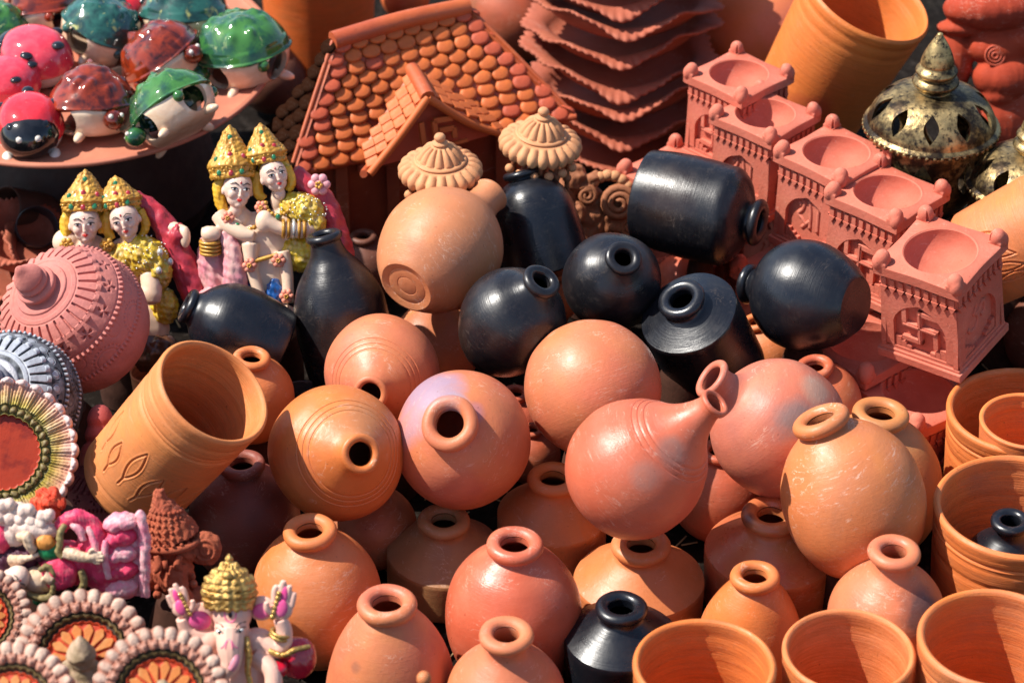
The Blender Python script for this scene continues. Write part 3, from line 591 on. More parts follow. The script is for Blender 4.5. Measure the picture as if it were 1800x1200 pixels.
# ================================================================ carved square oil lamps
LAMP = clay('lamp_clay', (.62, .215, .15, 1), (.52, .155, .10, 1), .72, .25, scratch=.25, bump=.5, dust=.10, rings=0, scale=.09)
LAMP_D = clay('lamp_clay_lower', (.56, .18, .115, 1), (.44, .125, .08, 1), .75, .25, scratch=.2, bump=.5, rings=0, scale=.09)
def arch(w, h, z0, n=28):
    """pointed, slightly lobed arch outline: bottom left, up, over, down"""
    P = []
    for t in np.linspace(0, 1, n):
        if t < .2: P.append((-w, z0 + (h * .58) * t / .2))
        elif t > .8: P.append((w, z0 + (h * .58) * (1 - t) / .2))
        else:
            u = (t - .2) / .6; x = -w + 2 * w * u; e = 1 - abs(x / w) ** 2.6
            P.append((x * (1 - .0 * e), z0 + h * (.58 + .36 * e + .06 * max(0, 1 - abs(x / w) * 4))))
    return P
def panel(z0, z1, W0, W1, th):
    """front wall with an arched opening, in x,z; thickness along -y from y=0"""
    A = arch(.31, .62, z0 + .04); n = len(A); Rr = []
    L = 2 * (z1 - z0) + 2 * W1
    for i in range(n):
        t = i / (n - 1) * L
        if t < z1 - z0: k = t / (z1 - z0); Rr.append((-(W0 + (W1 - W0) * k), z0 + t))
        elif t < z1 - z0 + 2 * W1: Rr.append((-W1 + (t - (z1 - z0)), z1))
        else: k = (t - (z1 - z0) - 2 * W1) / (z1 - z0); Rr.append((W1 + (W0 - W1) * k, z1 - (z1 - z0) * k))
    # keep corners exact
    d = [min(range(n), key=lambda i: (Rr[i][0] - c[0]) ** 2 + (Rr[i][1] - c[1]) ** 2) for c in ((-W1, z1), (W1, z1))]
    Rr[d[0]] = (-W1, z1); Rr[d[1]] = (W1, z1)
    V = [(x, -th, z) for x, z in Rr] + [(x, -th, z) for x, z in A] + [(x, 0, z) for x, z in A] + [(x, 0, z) for x, z in Rr]
    F = []
    for i in range(n - 1):
        F += [(i, i + 1, n + i + 1, n + i), (n + i, n + i + 1, 2 * n + i + 1, 2 * n + i), (3 * n + i, i, i + 1, 3 * n + i + 1)]
    V = np.array(V, float)
    vf = [(V, F), box((-(W0 + .31) / 2, -th / 2, z0 + .02), (W0 - .31, th, .04)), box((0, -th / 2, z0 + .02), (.62, th, .04)), box(((W0 + .31) / 2, -th / 2, z0 + .02), (W0 - .31, th, .04))]
    return join(*vf)
def bars(lines, w, th, y=0):
    vf = []
    for (x0, z0, x1, z1) in lines:
        L = math.hypot(x1 - x0, z1 - z0) + w; a = math.atan2(z1 - z0, x1 - x0)
        vf.append(box(((x0 + x1) / 2, y - th / 2, (z0 + z1) / 2), (L, th, w), rot3(0, -a, 0)))
    return join(*vf)
def stroke(curves, r, y=0, sq=.7):
    vf = []
    for c in curves:
        V, F = tube('s', [(x, 0, z) for x, z in c], r, k=8, n=6); V = V.copy(); V[:, 1] = V[:, 1] * sq + y; vf.append((V, F))
    return join(*vf)
def symbol(kind):
    cz = .50
    if kind == 'swastika':
        s = .185; b = bars([(0, cz - s, 0, cz + s), (-s, cz, s, cz), (0, cz + s, s, cz + s), (s, cz, s, cz - s), (0, cz - s, -s, cz - s), (-s, cz, -s, cz + s)], .052, .05)
        b2 = bars([(0, cz - s, 0, cz + s), (-s, cz, s, cz)], .018, .062)
        return join(b, b2)
    if kind == 'om':
        c = [[(-.15, .66), (-.06, .72), (.0, .65), (-.05, .57), (-.02, .56), (.03, .48), (-.03, .38), (-.12, .38), (-.17, .44)],
             [(-.0, .55), (.07, .57), (.12, .63), (.17, .58), (.15, .48), (.09, .47)], [(-.02, .76), (.05, .71), (.13, .76)], [(.04, .80), (.05, .81), (.055, .80)]]
        return stroke(c, .026)
    c = [[(-.12, .62), (-.17, .66), (-.13, .71), (-.08, .66), (-.10, .58), (-.16, .50), (-.10, .46), (-.04, .40)], [(-.02, .72), (.0, .70), (.02, .58), (.02, .36)], [(-.10, .34), (-.03, .42), (.02, .47)],
         [(.13, .36), (.13, .55), (.13, .72), (.09, .80), (.03, .80), (.0, .76)], [(.13, .72), (.18, .78)]]
    return stroke(c, .024)
def lamp_parts():
    P = {}
    # slab with a hemispherical bowl, edges chipped a little
    n = 64; H0, H1 = 1.05, 1.20; V = []; F = []
    rings = [(.37 * math.cos(a), H1 - .30 * math.sin(a)) for a in np.linspace(PI / 2 * .985, 0, 14)] + [(.385, H1 + .012), (.41, H1 + .002)]
    for r, z in rings:
        for j in range(n): V.append((r * math.cos(j * 2 * PI / n), r * math.sin(j * 2 * PI / n), z))
    def sq(h, z, dent=.03):
        for j in range(n):
            a = j * 2 * PI / n; c, s = math.cos(a), math.sin(a); k = h / max(abs(c), abs(s))
            k *= 1 - dent * abs(math.cos(2 * a)) ** 2
            V.append((k * c, k * s, z))
    sq(.485, H1); sq(.50, H1 - .012); sq(.50, H0 + .03); sq(.47, H0); m = len(rings) + 4
    for i in range(m - 1):
        for j in range(n): F.append((i * n + j, i * n + (j + 1) % n, (i + 1) * n + (j + 1) % n, (i + 1) * n + j))
    F.append(tuple(range(n)))
    P['top_slab'] = mesh('lamp_slab', V, F, True, 40)
    # corner knob: a small upright half dome with a wedge notch facing the bowl
    a = fuse('k', join(ell((.0, .0, .06), (.085, .085, .10)), box((0, 0, .0), (.15, .15, .08)), ell((.03, .03, .02), (.07, .07, .10))), .012, 2)
    cut = (np.array([(-.14, -.06, .20), (-.06, -.14, .20), (-.02, -.02, .02), (-.2, -.2, .2), (-.03, -.10, -.02), (-.10, -.03, -.02), (-.2, -.2, -.02)], float), None)
    P['knob'] = carve(a, [prism([(-.16, -.07), (-.07, -.16), (-.035, -.035)], .02, .30)], 'lamp_knob')
    P['core'] = mesh('lamp_core', *box((0, 0, .48), (.80, .80, .80)), smooth=False)
    pl = join(box((0, 0, .05), (1.0, 1.0, .10)), box((0, 0, .115), (.95, .95, .04)))
    o = tmp(mesh('p', *pl, smooth=False)); b = o.modifiers.new('b', 'BEVEL'); b.width = .012; b.segments = 2; P['plinth'] = evalmesh(o, 'lamp_plinth'); drop(o)
    P['arch_panel'] = mesh('lamp_panel', *panel(.135, .88, .47, .44, .055), smooth=False)
    P['arch_panel'].set_sharp_from_angle(angle=R_(30))
    teeth = [box((0, -.02, .985), (.90, .04, .13))]
    for i in range(9):
        x = -.40 + i * .10; teeth.append(prism_xz([(x - .040, .935), (x + .040, .935), (x, .855)], -.075, -.035))
        teeth.append(box((x, -.052, .985), (.052, .03, .10)))
    P['frieze'] = mesh('lamp_frieze', *join(*teeth), smooth=False)
    st = []
    for sg in (-1, 1):
        for k, (dx, h) in enumerate(((.265, .12), (.205, .075), (.145, .04))): st.append(box((sg * dx, -.02, .19 + h / 2 - .01), (.068, .045, h)))
    P['steps'] = mesh('lamp_steps', *join(*st), smooth=False)
    for k in ('swastika', 'om', 'shri'): P[k] = mesh('emblem_' + k, *symbol(k), smooth=(k != 'swastika'))
    return P
def prism_xz(poly, y0, y1):
    V, F = prism(poly, 0, 1); W_ = np.c_[V[:, 0], np.where(V[:, 2] < .5, y0, y1), V[:, 1]]; return W_, F
LP = lamp_parts()
def lamp(label, c, ztop, yaw, side, syms=('swastika', 'om'), leanx=0, leany=0, mat=None, h=1.0, group='square carved clay lamps stacked at the right'):
    """c pixel of the bowl's middle; yaw turns the lamp; syms: emblem on the face to the viewer's left and right"""
    mat = mat or LAMP; P, s = W(c[0], c[1], ztop); S = side * s
    t = thing('oil_lamp', label, 'oil lamp', None, group)
    M = uprightM(P, S, yaw, leanx, leany); t.matrix_world = M @ Matrix.Translation((0, 0, -1.20)) 
    part('top_slab', LP['top_slab'], mat, t); part('core', LP['core'], mat, t); part('plinth', LP['plinth'], mat, t)
    for k, (a, b) in enumerate(((1, 1), (-1, 1), (-1, -1), (1, -1))):
        part('knob', LP['knob'], mat, t, Matrix.Translation((a * .425, b * .425, 1.19)) @ Matrix.Rotation(k * PI / 2, 4, 'Z'))
    for k in range(4):
        Rz = Matrix.Rotation(k * PI / 2, 4, 'Z'); off = Rz @ Matrix.Translation((0, -.40, 0))
        part('arch_panel', LP['arch_panel'], mat, t, off); part('frieze', LP['frieze'], mat, t, off)
        if k in (0, 3, 1):
            part('steps', LP['steps'], mat, t, off)
            sy = syms[{0: 0, 1: 1, 3: 2}.get(k, 0)] if k != 3 else syms[-1]
            if k == 3: part('emblem', LP[syms[0]], mat, t, off)
            elif k == 0: part('emblem', LP[syms[1]], mat, t, off)
    return t
yw = R_(45 + 7)
lamp('front square carved clay lamp leaning forward, its swastika and om faces both seen in full', (1653, 442), .232, R_(52), 172, ('swastika', 'om'), leanx=R_(-7), leany=R_(5))
lamp('carved square lamp just behind the front one, right of its neighbour with the shri sign', (1560, 338), .215, R_(47), 158, ('swastika', 'om'))
lamp('carved square lamp with the shri sign, touching the lamp in front of it', (1470, 268), .220, R_(44), 156, ('shri', 'om'))
lamp('carved square lamp in the rear pair, the nearer of the two', (1345, 200), .225, R_(47), 140, ('shri', 'om'))
lamp('rearmost carved square lamp, beside the wavy edged trays', (1299, 130), .235, R_(44), 138, ('swastika', 'om'))
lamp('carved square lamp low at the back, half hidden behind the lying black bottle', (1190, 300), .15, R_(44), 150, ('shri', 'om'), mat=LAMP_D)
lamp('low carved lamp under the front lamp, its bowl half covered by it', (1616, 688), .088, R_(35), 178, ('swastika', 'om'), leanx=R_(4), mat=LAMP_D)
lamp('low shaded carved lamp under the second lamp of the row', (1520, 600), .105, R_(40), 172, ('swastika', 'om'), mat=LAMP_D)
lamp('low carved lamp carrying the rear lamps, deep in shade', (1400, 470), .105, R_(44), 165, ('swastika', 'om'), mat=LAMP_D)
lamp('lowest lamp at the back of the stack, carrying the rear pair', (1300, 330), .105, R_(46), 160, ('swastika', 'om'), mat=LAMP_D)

# ================================================================ pierced metal lanterns
def metal(name):
    _ms[0] += 1; m, t, b = newmat(name); tc = N(t, "ShaderNodeTexCoord"); v = tc.outputs['Object']
    n1 = ramp(t, noise(t, v, 2.2, 5, .65, 3), .42, .60); c = mixc(t, n1, (.045, .028, .014, 1), (.50, .35, .15, 1))
    c = mixc(t, ramp(t, noise(t, v, 9, 5, .7, 5), .50, .62), c, (.025, .018, .014, 1))
    t.links.new(c, b.inputs['Base Color']); b.inputs['Metallic'].default_value = .75
    t.links.new(ramp(t, noise(t, v, 6, 4, .6, 7), .3, .7, .25, .5), b.inputs['Roughness'])
    bp = N(t, "ShaderNodeBump", i_Strength=.5, i_Distance=.0012); t.links.new(noise(t, v, 14, 5, .6, 9), bp.inputs['Height']); t.links.new(bp.outputs[0], b.inputs['Normal']); return m
BRASS = metal('antique_brass')
def leafpoly(w, h, n=9):
    a = [(w * math.sin(PI * t) ** 1.1, h * (2 * t - 1)) for t in np.linspace(0, 1, n)]
    return a + [(-x, y) for x, y in a[::-1]][1:-1]
def lantern(label, c, r, z, tilt=(0, 0, 1), group='pierced brass lanterns'):
    P, s = W(c[0], c[1], z); Rm = r * s; M = axisM(P, Vector(tilt), .15) @ Matrix.Translation((0, 0, -1.30 * Rm)) @ Matrix.Scale(Rm, 4)
    t = thing('brass_lantern', label, 'lantern', M, group)
    o = prof([(1.04, .0), (1.05, .04), (.99, .09)], [(.99, .09), (.95, .22), (.84, .40), (.66, .54), (.48, .61), (.30, .64)], n=8); i = o[::-1] * [.95, .93]; i[:, 0] = np.maximum(i[:, 0], 0)
    lid = lathe('lid', np.vstack([o, [(.26, .64), (.26, .60)], i, [o[0]]]) , 120, sharp=40)
    cut = []
    for k in range(10):
        a = k * 2 * PI / 10; V, F = prism(leafpoly(.12, .24), -.3, .3)
        Mx = Matrix.Rotation(a, 3, 'Z') @ Matrix.Rotation(R_(50), 3, 'Y')
        V = V[:, [1, 0, 2]] if False else V
        Q = V @ np.array(Matrix.Rotation(PI / 2, 3, 'Z')).T @ np.array(Mx).T + np.array(Matrix.Rotation(a, 3, 'Z') @ Vector((.79, 0, .36)))
        cut.append((Q, F))
    lid = carve(lid, cut, 'lantern_lid'); part('lid', lid, BRASS, t, Matrix.Translation((0, 0, 1.30)))
    fin = prof([(.27, .60), (.25, .68), (.33, .74), (.36, .80), (.31, .87), (.27, .89), (.31, .94), (.32, .99), (.26, 1.06), (.245, 1.09)], [(.245, 1.09), (.255, 1.12), (.22, 1.25), (.14, 1.42), (.055, 1.56), (.04, 1.60), (1e-4, 1.62)], n=5)
    part('finial', lathe('finial', fin, 48, sharp=50), BRASS, t, Matrix.Translation((0, 0, 1.30)))
    bo = prof([(1e-4, .0), (.62, .0), (.66, .03)], [(.66, .03), (.84, .35), (.93, .75), (.94, 1.15), (.92, 1.28)], n=8); bi = bo[::-1] * [.94, 1]; bi[:, 1] = np.maximum(bi[:, 1], .05)
    body = lathe('b', np.vstack([bo, bi]), 120, sharp=40); cut = []
    for k in range(8):
        a = (k + .5) * 2 * PI / 8; V, F = prism(leafpoly(.16, .30), -.3, .3)
        Mx = Matrix.Rotation(a, 3, 'Z') @ Matrix.Rotation(R_(86), 3, 'Y') @ Matrix.Rotation(PI / 2, 3, 'Z')
        cut.append((V @ np.array(Mx).T + np.array(Matrix.Rotation(a, 3, 'Z') @ Vector((.9, 0, .82))), F))
    part('bowl', carve(body, cut, 'lantern_bowl'), BRASS, t)
    rim = [ell((1.03 * math.cos(a), 1.03 * math.sin(a), 1.30), (.04, .04, .045), None, 8, 6) for a in np.linspace(0, 2 * PI, 56, endpoint=False)]
    part('beaded_rim', mesh('beads', *join(*rim)), BRASS, t); return t
lantern('pierced brass lantern with pointed finial behind the row of carved lamps', (1637, 222), 114, .23)
lantern('pierced brass lantern half cut by the right edge, only dome and finial seen', (1806, 326), 104, .195, (.04, 0, 1))

# ================================================================ wavy edged trays in a stack
TRAYM = clay('tray_clay', (.43, .14, .085, 1), (.30, .095, .055, 1), .7, .3, scratch=.2, rings=0, scale=.09)
def tray_mesh(k):
    rs = np.random.RandomState(k); n = 240; V = []; F = []
    ring = [(.0, .0), (.35, .0), (.62, .01), (.76, .05), (.83, .16), (.87, .26), (.95, .33), (1.04, .37), (1.08, .36), (1.07, .31), (.99, .27), (.90, .18), (.84, .06), (.78, -.04), (.60, -.08), (0, -.08)]
    ph = rs.rand() * 6
    for q, (r, z) in enumerate(ring):
        for j in range(n):
            a = j * 2 * PI / n; c, s = math.cos(a), math.sin(a)
            p = 1 / (abs(c) ** 1.45 + abs(s) ** 1.45) ** (1 / 1.45)      # pinched square, corners on the axes
            e = max(0, (r - .88) / .2); tooth = abs(math.sin(a * 34 + ph + .6 * math.sin(a * 3)))
            ruf = e * (.06 * tooth + .025 * math.sin(a * 13 + ph))
            zz = z + e * (.035 * math.sin(a * 7 + ph) + -.11 * math.cos(4 * a) + .06 * math.sin(a * 5 + ph * 2) + .03 * tooth)
            V.append(((r * p + ruf) * c, (r * p + ruf) * s, zz))
    m = len(ring)
    for i in range(m - 1):
        for j in range(n): F.append((i * n + j, i * n + (j + 1) % n, (i + 1) * n + (j + 1) % n, (i + 1) * n + j))
    return mesh('tray', V, F, True)
TM = [tray_mesh(k) for k in (1, 2)]
P0, s0 = W(1085, 245, .02)
rs = np.random.RandomState(4)
wher = ['lowest', 'second lowest', 'third from the bottom', 'fourth from the bottom', 'fourth from the top', 'third from the top', 'second from the top', 'topmost']
for k in range(8):
    Pk = P0 + Vector(((rs.rand() - .5) * .008, (rs.rand() - .5) * .01 + .005 * k, .029 * k))
    o = part('wavy_tray', TM[k % 2], TRAYM); o.matrix_world = Matrix.Translation(Pk) @ Matrix.Rotation(R_(5 - 4 * (k % 3)), 4, 'X') @ Matrix.Rotation(R_((k % 2) * 6 - 3), 4, 'Y') @ Matrix.Rotation(R_(rs.uniform(-7, 7)), 4, 'Z') @ Matrix.Diagonal((.096, .088, .058, 1))
    tag(o, 'red clay tray with a wavy pinched edge, ' + wher[k] + ' of the stack', 'tray', 'wavy edged trays in a stack')
# ================================================================ clay house with a tiled roof
TILEM = clay('roof_tile', (.64, .20, .045, 1), (.54, .14, .045, 1), .55, .35, scratch=.15, rings=0, bump=.3, scale=.02)
TILEM2 = clay('roof_tile_pinkish', (.54, .13, .065, 1), (.46, .10, .045, 1), .55, .35, scratch=.15, rings=0, bump=.3, scale=.02)
ROOFM = clay('roof_base', (.50, .13, .04, 1), (.42, .10, .04, 1), .45, .5, scratch=.15, rings=0, bump=.4)
WALLM = clay('house_wall', (.30, .09, .04, 1), (.22, .06, .03, 1), .6, .3, rings=0)
Pt = lambda x, y, z: np.array(W(x, y, z)[0])
RZ, EZ = .245, .150
r1, r2 = Pt(585, 72, RZ), Pt(822, 12, RZ)              # ridge ends
e1, e2 = Pt(508, 308, EZ - .01), Pt(1012, 205, EZ)      # front eave
l0 = Pt(462, 232, EZ)
bk = 2 * (r1 + r2) / 2 - (e1 + e2) / 2
b1, b2 = r1 + (r1 - e1) * .9, r2 + (r2 - e2) * .9; b1[2] = b2[2] = EZ; b2[0] += .02
b1[0] -= .03
base = Vector(((e1 + e2 + b1 + b2) / 4)); base.z = 0
house = thing('clay_house', 'orange clay house model with a roof of round tiles and a small front gable', 'model house', Matrix.Translation(base))
B = np.array(base)
def slab(quad, th=.006):
    q = np.array(quad) - B; n = np.cross(q[1] - q[0], q[-1] - q[0]); n /= np.linalg.norm(n)
    if n[2] < 0: n = -n
    k = len(q); V = np.vstack([q, q - n * th]); F = [tuple(range(k)), tuple(range(k, 2 * k))[::-1]] + [(i, (i + 1) % k, k + (i + 1) % k, k + i) for i in range(k)]
    return V, F
roofM = join(slab([e1, e2, r2, r1]), slab([e2, b2, r2]), slab([b2, b1, r1, r2]), slab([b1, l0, e1, r1]))
rf = part('roof', mesh('roof_slabs', *roofM, smooth=False), ROOFM, house)
# one tile: a rounded, pillowed tongue
def tile_mesh(nm, sc=1):
    n = 16; V = [(0, 0, .26)]; F = []
    for r, z in ((.60, .245), (.88, .18), (1.0, .03), (1.0, -.12)):
        for j in range(n):
            a = j * 2 * PI / n; x, y = math.cos(a), math.sin(a); p = (abs(x) ** 2.2 + abs(y) ** 2.2) ** (-1 / 2.2)
            V.append((r * x * p * .97, r * y * p, z - .20 * (r * y * p)))
    for j in range(n): F.append((0, 1 + j, 1 + (j + 1) % n))
    for i in range(3):
        for j in range(n): F.append((1 + i * n + j, 1 + (i + 1) * n + j, 1 + (i + 1) * n + (j + 1) % n, 1 + i * n + (j + 1) % n))
    return mesh(nm, V, F, True)
TILE = [tile_mesh('tile'), tile_mesh('tile_b')]; TILE[0].materials.append(TILEM); TILE[1].materials.append(TILEM2)
TILE_D = tile_mesh('tile_dark'); TILE_D.materials.append(clay('roof_tile_painted_shade', (.028, .012, .007, 1), (.018, .008, .005, 1), 1.0, 0.0, scratch=.1, rings=0, scale=.02))  # left slope tiles: its shade is put into the clay colour as near-black
def tiles(a, b, c, d, rows, cols0, cols1, skip=None, par=house, edge=1, rnd=None, dark=False):
    """a-b lower edge, d-c upper edge"""
    a, b, c, d = [np.array(q) - B for q in (a, b, c, d)]; rnd = rnd or random.Random(3)
    nrm = np.cross(b - a, d - a); nrm /= np.linalg.norm(nrm); nrm = nrm if nrm[2] > 0 else -nrm
    w0 = np.linalg.norm(b - a) / cols0
    for i in range(rows):
        v = (i + .45) / rows; L = a + (d - a) * v; Rr = b + (c - b) * v
        up = ((d - a) + (c - b)) / 2; hh = np.linalg.norm(up) / rows / 2; xd = (Rr - L); W_ = np.linalg.norm(xd); ww = w0 / 2; xd = xd / W_
        yd = np.cross(nrm, xd); cols = max(1, int(W_ / w0 - (.5 if i % 2 else 0) + .35)); st = (W_ - cols * w0) / 2
        for j in range(cols):
            p = L + xd * (st + (j + .5) * w0)
            if skip and skip(p): continue
            k = 1 if (j <= edge - 1 or j >= cols - edge or rnd.random() < .05) else 0
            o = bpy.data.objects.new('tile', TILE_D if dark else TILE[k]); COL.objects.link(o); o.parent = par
            w1 = ww * rnd.uniform(.96, 1.08); h1 = hh * rnd.uniform(1.14, 1.24)
            M = Matrix((Vector(xd * w1), Vector(yd * h1), Vector(nrm * (ww * 1.15)))).transposed().to_4x4()
            o.matrix_local = Matrix.Translation(Vector(p + nrm * .0008 + nrm * rnd.uniform(-.0006, .0006))) @ M @ Matrix.Rotation(rnd.uniform(-.12, .12), 4, 'Z') @ Matrix.Rotation(rnd.uniform(-.06, .06), 4, 'Y')
# front gable (dormer)
ga = Pt(752, 172, .222)            # gable peak, front
gb = Pt(724, 122, .226)            # where its ridge meets the roof
gl = Pt(650, 306, .165); gr = Pt(890, 238, .165)
glr = Pt(640, 258, .178); grr = Pt(850, 196, .182)
def in_dormer(p):
    q = Vector(p) + Vector(B); 
    d = q - CAM; x = 900 + FPX * d.dot(RGT) / d.dot(FWD); y = 600 - FPX * d.dot(UPV) / d.dot(FWD)
    pts = [(722, 100), (765, 150), (905, 235), (900, 300), (660, 330), (625, 300), (700, 150)]
    s = False; j = len(pts) - 1
    for i in range(len(pts)):
        (xi, yi), (xj, yj) = pts[i], pts[j]
        if (yi > y) != (yj > y) and x < (xj - xi) * (y - yi) / (yj - yi) + xi: s = not s
        j = i
    return s
tiles(e1, e2, r2, r1, 10, 15.6, 10, in_dormer)
tiles(e2, b2, r2 + (b2 - e2) * .02, r2, 9, 7, 1)
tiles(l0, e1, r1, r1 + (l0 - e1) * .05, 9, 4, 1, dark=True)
# ridge and hips: rounded clay rolls
for nm, pts, r in (('ridge_roll', [r1, (r1 + r2) / 2 + [0, 0, .003], r2], .0095), ('hip_roll', [r1, (r1 + e1) / 2 + [0, 0, .001], e1], .0022), ('hip_roll', [r2, (r2 + e2) / 2 + [0, 0, .001], e2], .0022), ('eave_roll', [e1 + (e1 - e2) * .0, e1 + (e2 - e1) * .27, gl + [-.006, 0, 0]], .0038), ('eave_roll', [gr, e1 + (e2 - e1) * .88, e2], .0038)):
    part(nm, tubem(nm, [np.array(p) - B for p in pts], r, k=14), ROOFM, house)
gab = thing  # (gable pieces are parts of the house)
part('gable_roof', mesh('gable_roof', *join(slab([gl, ga, gb, glr], .006), slab([ga, gr, grr, gb], .006)), smooth=False), ROOFM, house)
part('gable_ridge', tubem('gable_ridge', [gb - B, (gb + ga) / 2 - B + [0, 0, .001], ga - B], .0075, k=14), ROOFM, house)
part('gable_edge', tubem('gable_edge', [gl - B, (gl + ga) / 2 - B + [0, 0, -.002], ga - B], .0042, k=12), TILEM, house)
part('gable_edge', tubem('gable_edge', [gr - B, (gr + ga) / 2 - B + [0, 0, -.006], ga - B], .0042, k=12), TILEM, house)
# square shingles on the lit side of the gable
def shingle(p, x, y, n, w, h):
    V, F = box((0, 0, 0), (1, 1, 1)); o = bpy.data.objects.new('shingle', SHM); COL.objects.link(o); o.parent = house
    M = Matrix((Vector(x * w), Vector(y * h), Vector(n * .004))).transposed().to_4x4(); o.matrix_local = Matrix.Translation(Vector(p)) @ M
oo = tmp(mesh('shingle', *box((0, 0, 0), (1, 1, 1)), smooth=False)); mb = oo.modifiers.new('b', 'BEVEL'); mb.width = .14; mb.segments = 2; SHM = evalmesh(oo, 'shingle'); drop(oo); SHM.materials.append(TILEM)
for (A_, B_, C_, D_) in ((gl, glr, gb, ga), (gr, grr, gb, ga)):
    A_, B_, C_, D_ = [q - B for q in (A_, B_, C_, D_)]; rnd = random.Random(2)
    for i in range(6):
        v = (i + .5) / 6; L = A_ + (D_ - A_) * v; Rr = B_ + (C_ - B_) * v; nrm = np.cross(D_ - A_, B_ - A_); nrm /= np.linalg.norm(nrm); nrm = nrm if nrm[2] > 0 else -nrm
        for j in range(3):
            u = (j + .62 + (.15 if i % 2 else 0)) / 3.3; x = (Rr - L); ww = np.linalg.norm(x) / 3.4; x /= np.linalg.norm(x); y = np.cross(nrm, x); shingle(L + (Rr - L) * u + nrm * .0015, x, y, nrm, ww * .9, np.linalg.norm(D_ - A_) / 6 * .86)
# gable front with carved marks, house wall below
gn = np.cross(gr - gl, ga - gl); gn /= np.linalg.norm(gn); gn = gn if gn @ (np.array(CAM) - ga) > 0 else -gn
inn = -gn * .014
g3 = [gl + (gr - gl) * .04 + inn, gr + (gl - gr) * .04 + inn, ga + inn]
part('gable_front', mesh('gable_front', *slab([g3[0], g3[1], g3[2]], .008), smooth=False), TILEM2, house)
gx = (gr - gl) / np.linalg.norm(gr - gl); gy = np.cross(gn, gx); gc = (g3[0] + g3[1] + g3[2]) / 3 + gn * .011 - B
def gbar(x0, y0, x1, y1, w=.005):
    p = gc + gx * (x0 + x1) / 2 + gy * (y0 + y1) / 2; d = gx * (x1 - x0) + gy * (y1 - y0); L = np.linalg.norm(d); d /= L; e = np.cross(gn, d)
    V, F = box((0, 0, 0), (L, w, .004)); return V[:, :1] * d + V[:, 1:2] * e + V[:, 2:3] * gn + p, F
part('gable_carving', mesh('gable_carving', *join(gbar(-.012, -.006, -.012, .016), gbar(.002, -.008, .002, .014), gbar(.002, .014, .022, .012), gbar(.006, .003, .022, .002), gbar(.022, -.008, .022, .002), gbar(-.03, -.014, .035, -.014, .003)), smooth=False), TILEM, house)
def wallbox(pts, z0, z1):
    q = [np.array(p) - B for p in pts]; k = len(q); V = [(x[0], x[1], z0) for x in q] + [(x[0], x[1], z1) for x in q]
    return np.array(V), [(i, (i + 1) % k, k + (i + 1) % k, k + i) for i in range(k)] + [tuple(range(k, 2 * k)), tuple(range(k))[::-1]]
cc = (e1 + e2 + b1 + b2) / 4; ins = lambda p, f=.80: cc + (p - cc) * f
part('wall', mesh('house_walls', *wallbox([ins(e1), ins(e2), ins(b2), ins(b1)], 0, EZ - .004), smooth=False), WALLM, house)
# knobs and pilasters on the dark front
f1, f2 = ins(e1) - B, ins(e2) - B; fd = f2 - f1; fn = np.array([fd[1], -fd[0], 0]); fn /= np.linalg.norm(fn)
for u in (.12, .34, .58, .82):
    p = f1 + fd * u + fn * .004; part('pilaster', mesh('pilaster', *box((p[0], p[1], .078), (.012, .012, .155)), smooth=False), WALLM, house)
for u, zz in ((.22, .13), (.46, .12)):
    p = f1 + fd * u + fn * .008; part('knob', mesh('knob', *ell((p[0], p[1], zz), (.009, .009, .009))), TILEM2, house)

# ================================================================ parasol topped shrine ornaments
BEIGE = clay('beige_clay', (.60, .33, .175, 1), (.54, .26, .13, 1), .65, .25, rings=0, scratch=.1, bump=.35, scale=.04)
CARVE = clay('carved_brown_clay', (.40, .17, .08, 1), (.28, .11, .055, 1), .6, .3, rings=0, bump=.4)
def canopy_mesh():
    N1 = 22
    P = [(1e-4, 1.02), (.09, 1.0), (.14, .93), (.13, .86), (.10, .83), (.17, .79), (.20, .75), (.17, .71), (.22, .69), (.38, .60), (.50, .46), (.57, .34), (.62, .33), (.66, .29), (.63, .25), (.70, .24), (.84, .20), (.96, .12), (1.02, .02), (1.01, -.10), (.95, -.17), (.86, -.14), (.80, -.02), (.5, .08), (1e-4, .14)]
    def d(TH, S, R, Z):
        lo = (R > .66) & (S < 2.2); up = (R > .22) & (R < .56) & (Z > .34) & (Z < .70)
        a = np.abs(np.cos(TH * N1 / 2)) ** .8; b = np.abs(np.cos(TH * 14 / 2)) ** .7
        return np.where(lo & (Z < .23), .09 * (a - .6) * np.clip((R - .66) / .15, 0, 1), 0) + np.where(up, .07 * (b - .6), 0)
    return lathe('canopy', crom(P, 5)[::-1], 264, sharp=None, disp=lambda *a: d(*a), ns=None)
CAN = canopy_mesh()
def spiral(c, r, turns, wd, ph=0, sg=1):
    pts = []; 
    for t in np.linspace(0, 1, int(16 * turns)):
        a = ph + sg * t * turns * 2 * PI; q = r * (1 - .82 * t); pts.append((c[0] + q * math.cos(a), c[1] - .006 * 0 + .25 * r * t * -1, c[2] + q * math.sin(a)))
    V, F = tube('s', pts, [wd * (1 - .5 * t) for t in np.linspace(0, 1, len(pts))], k=7, smoothpts=False); return V, F
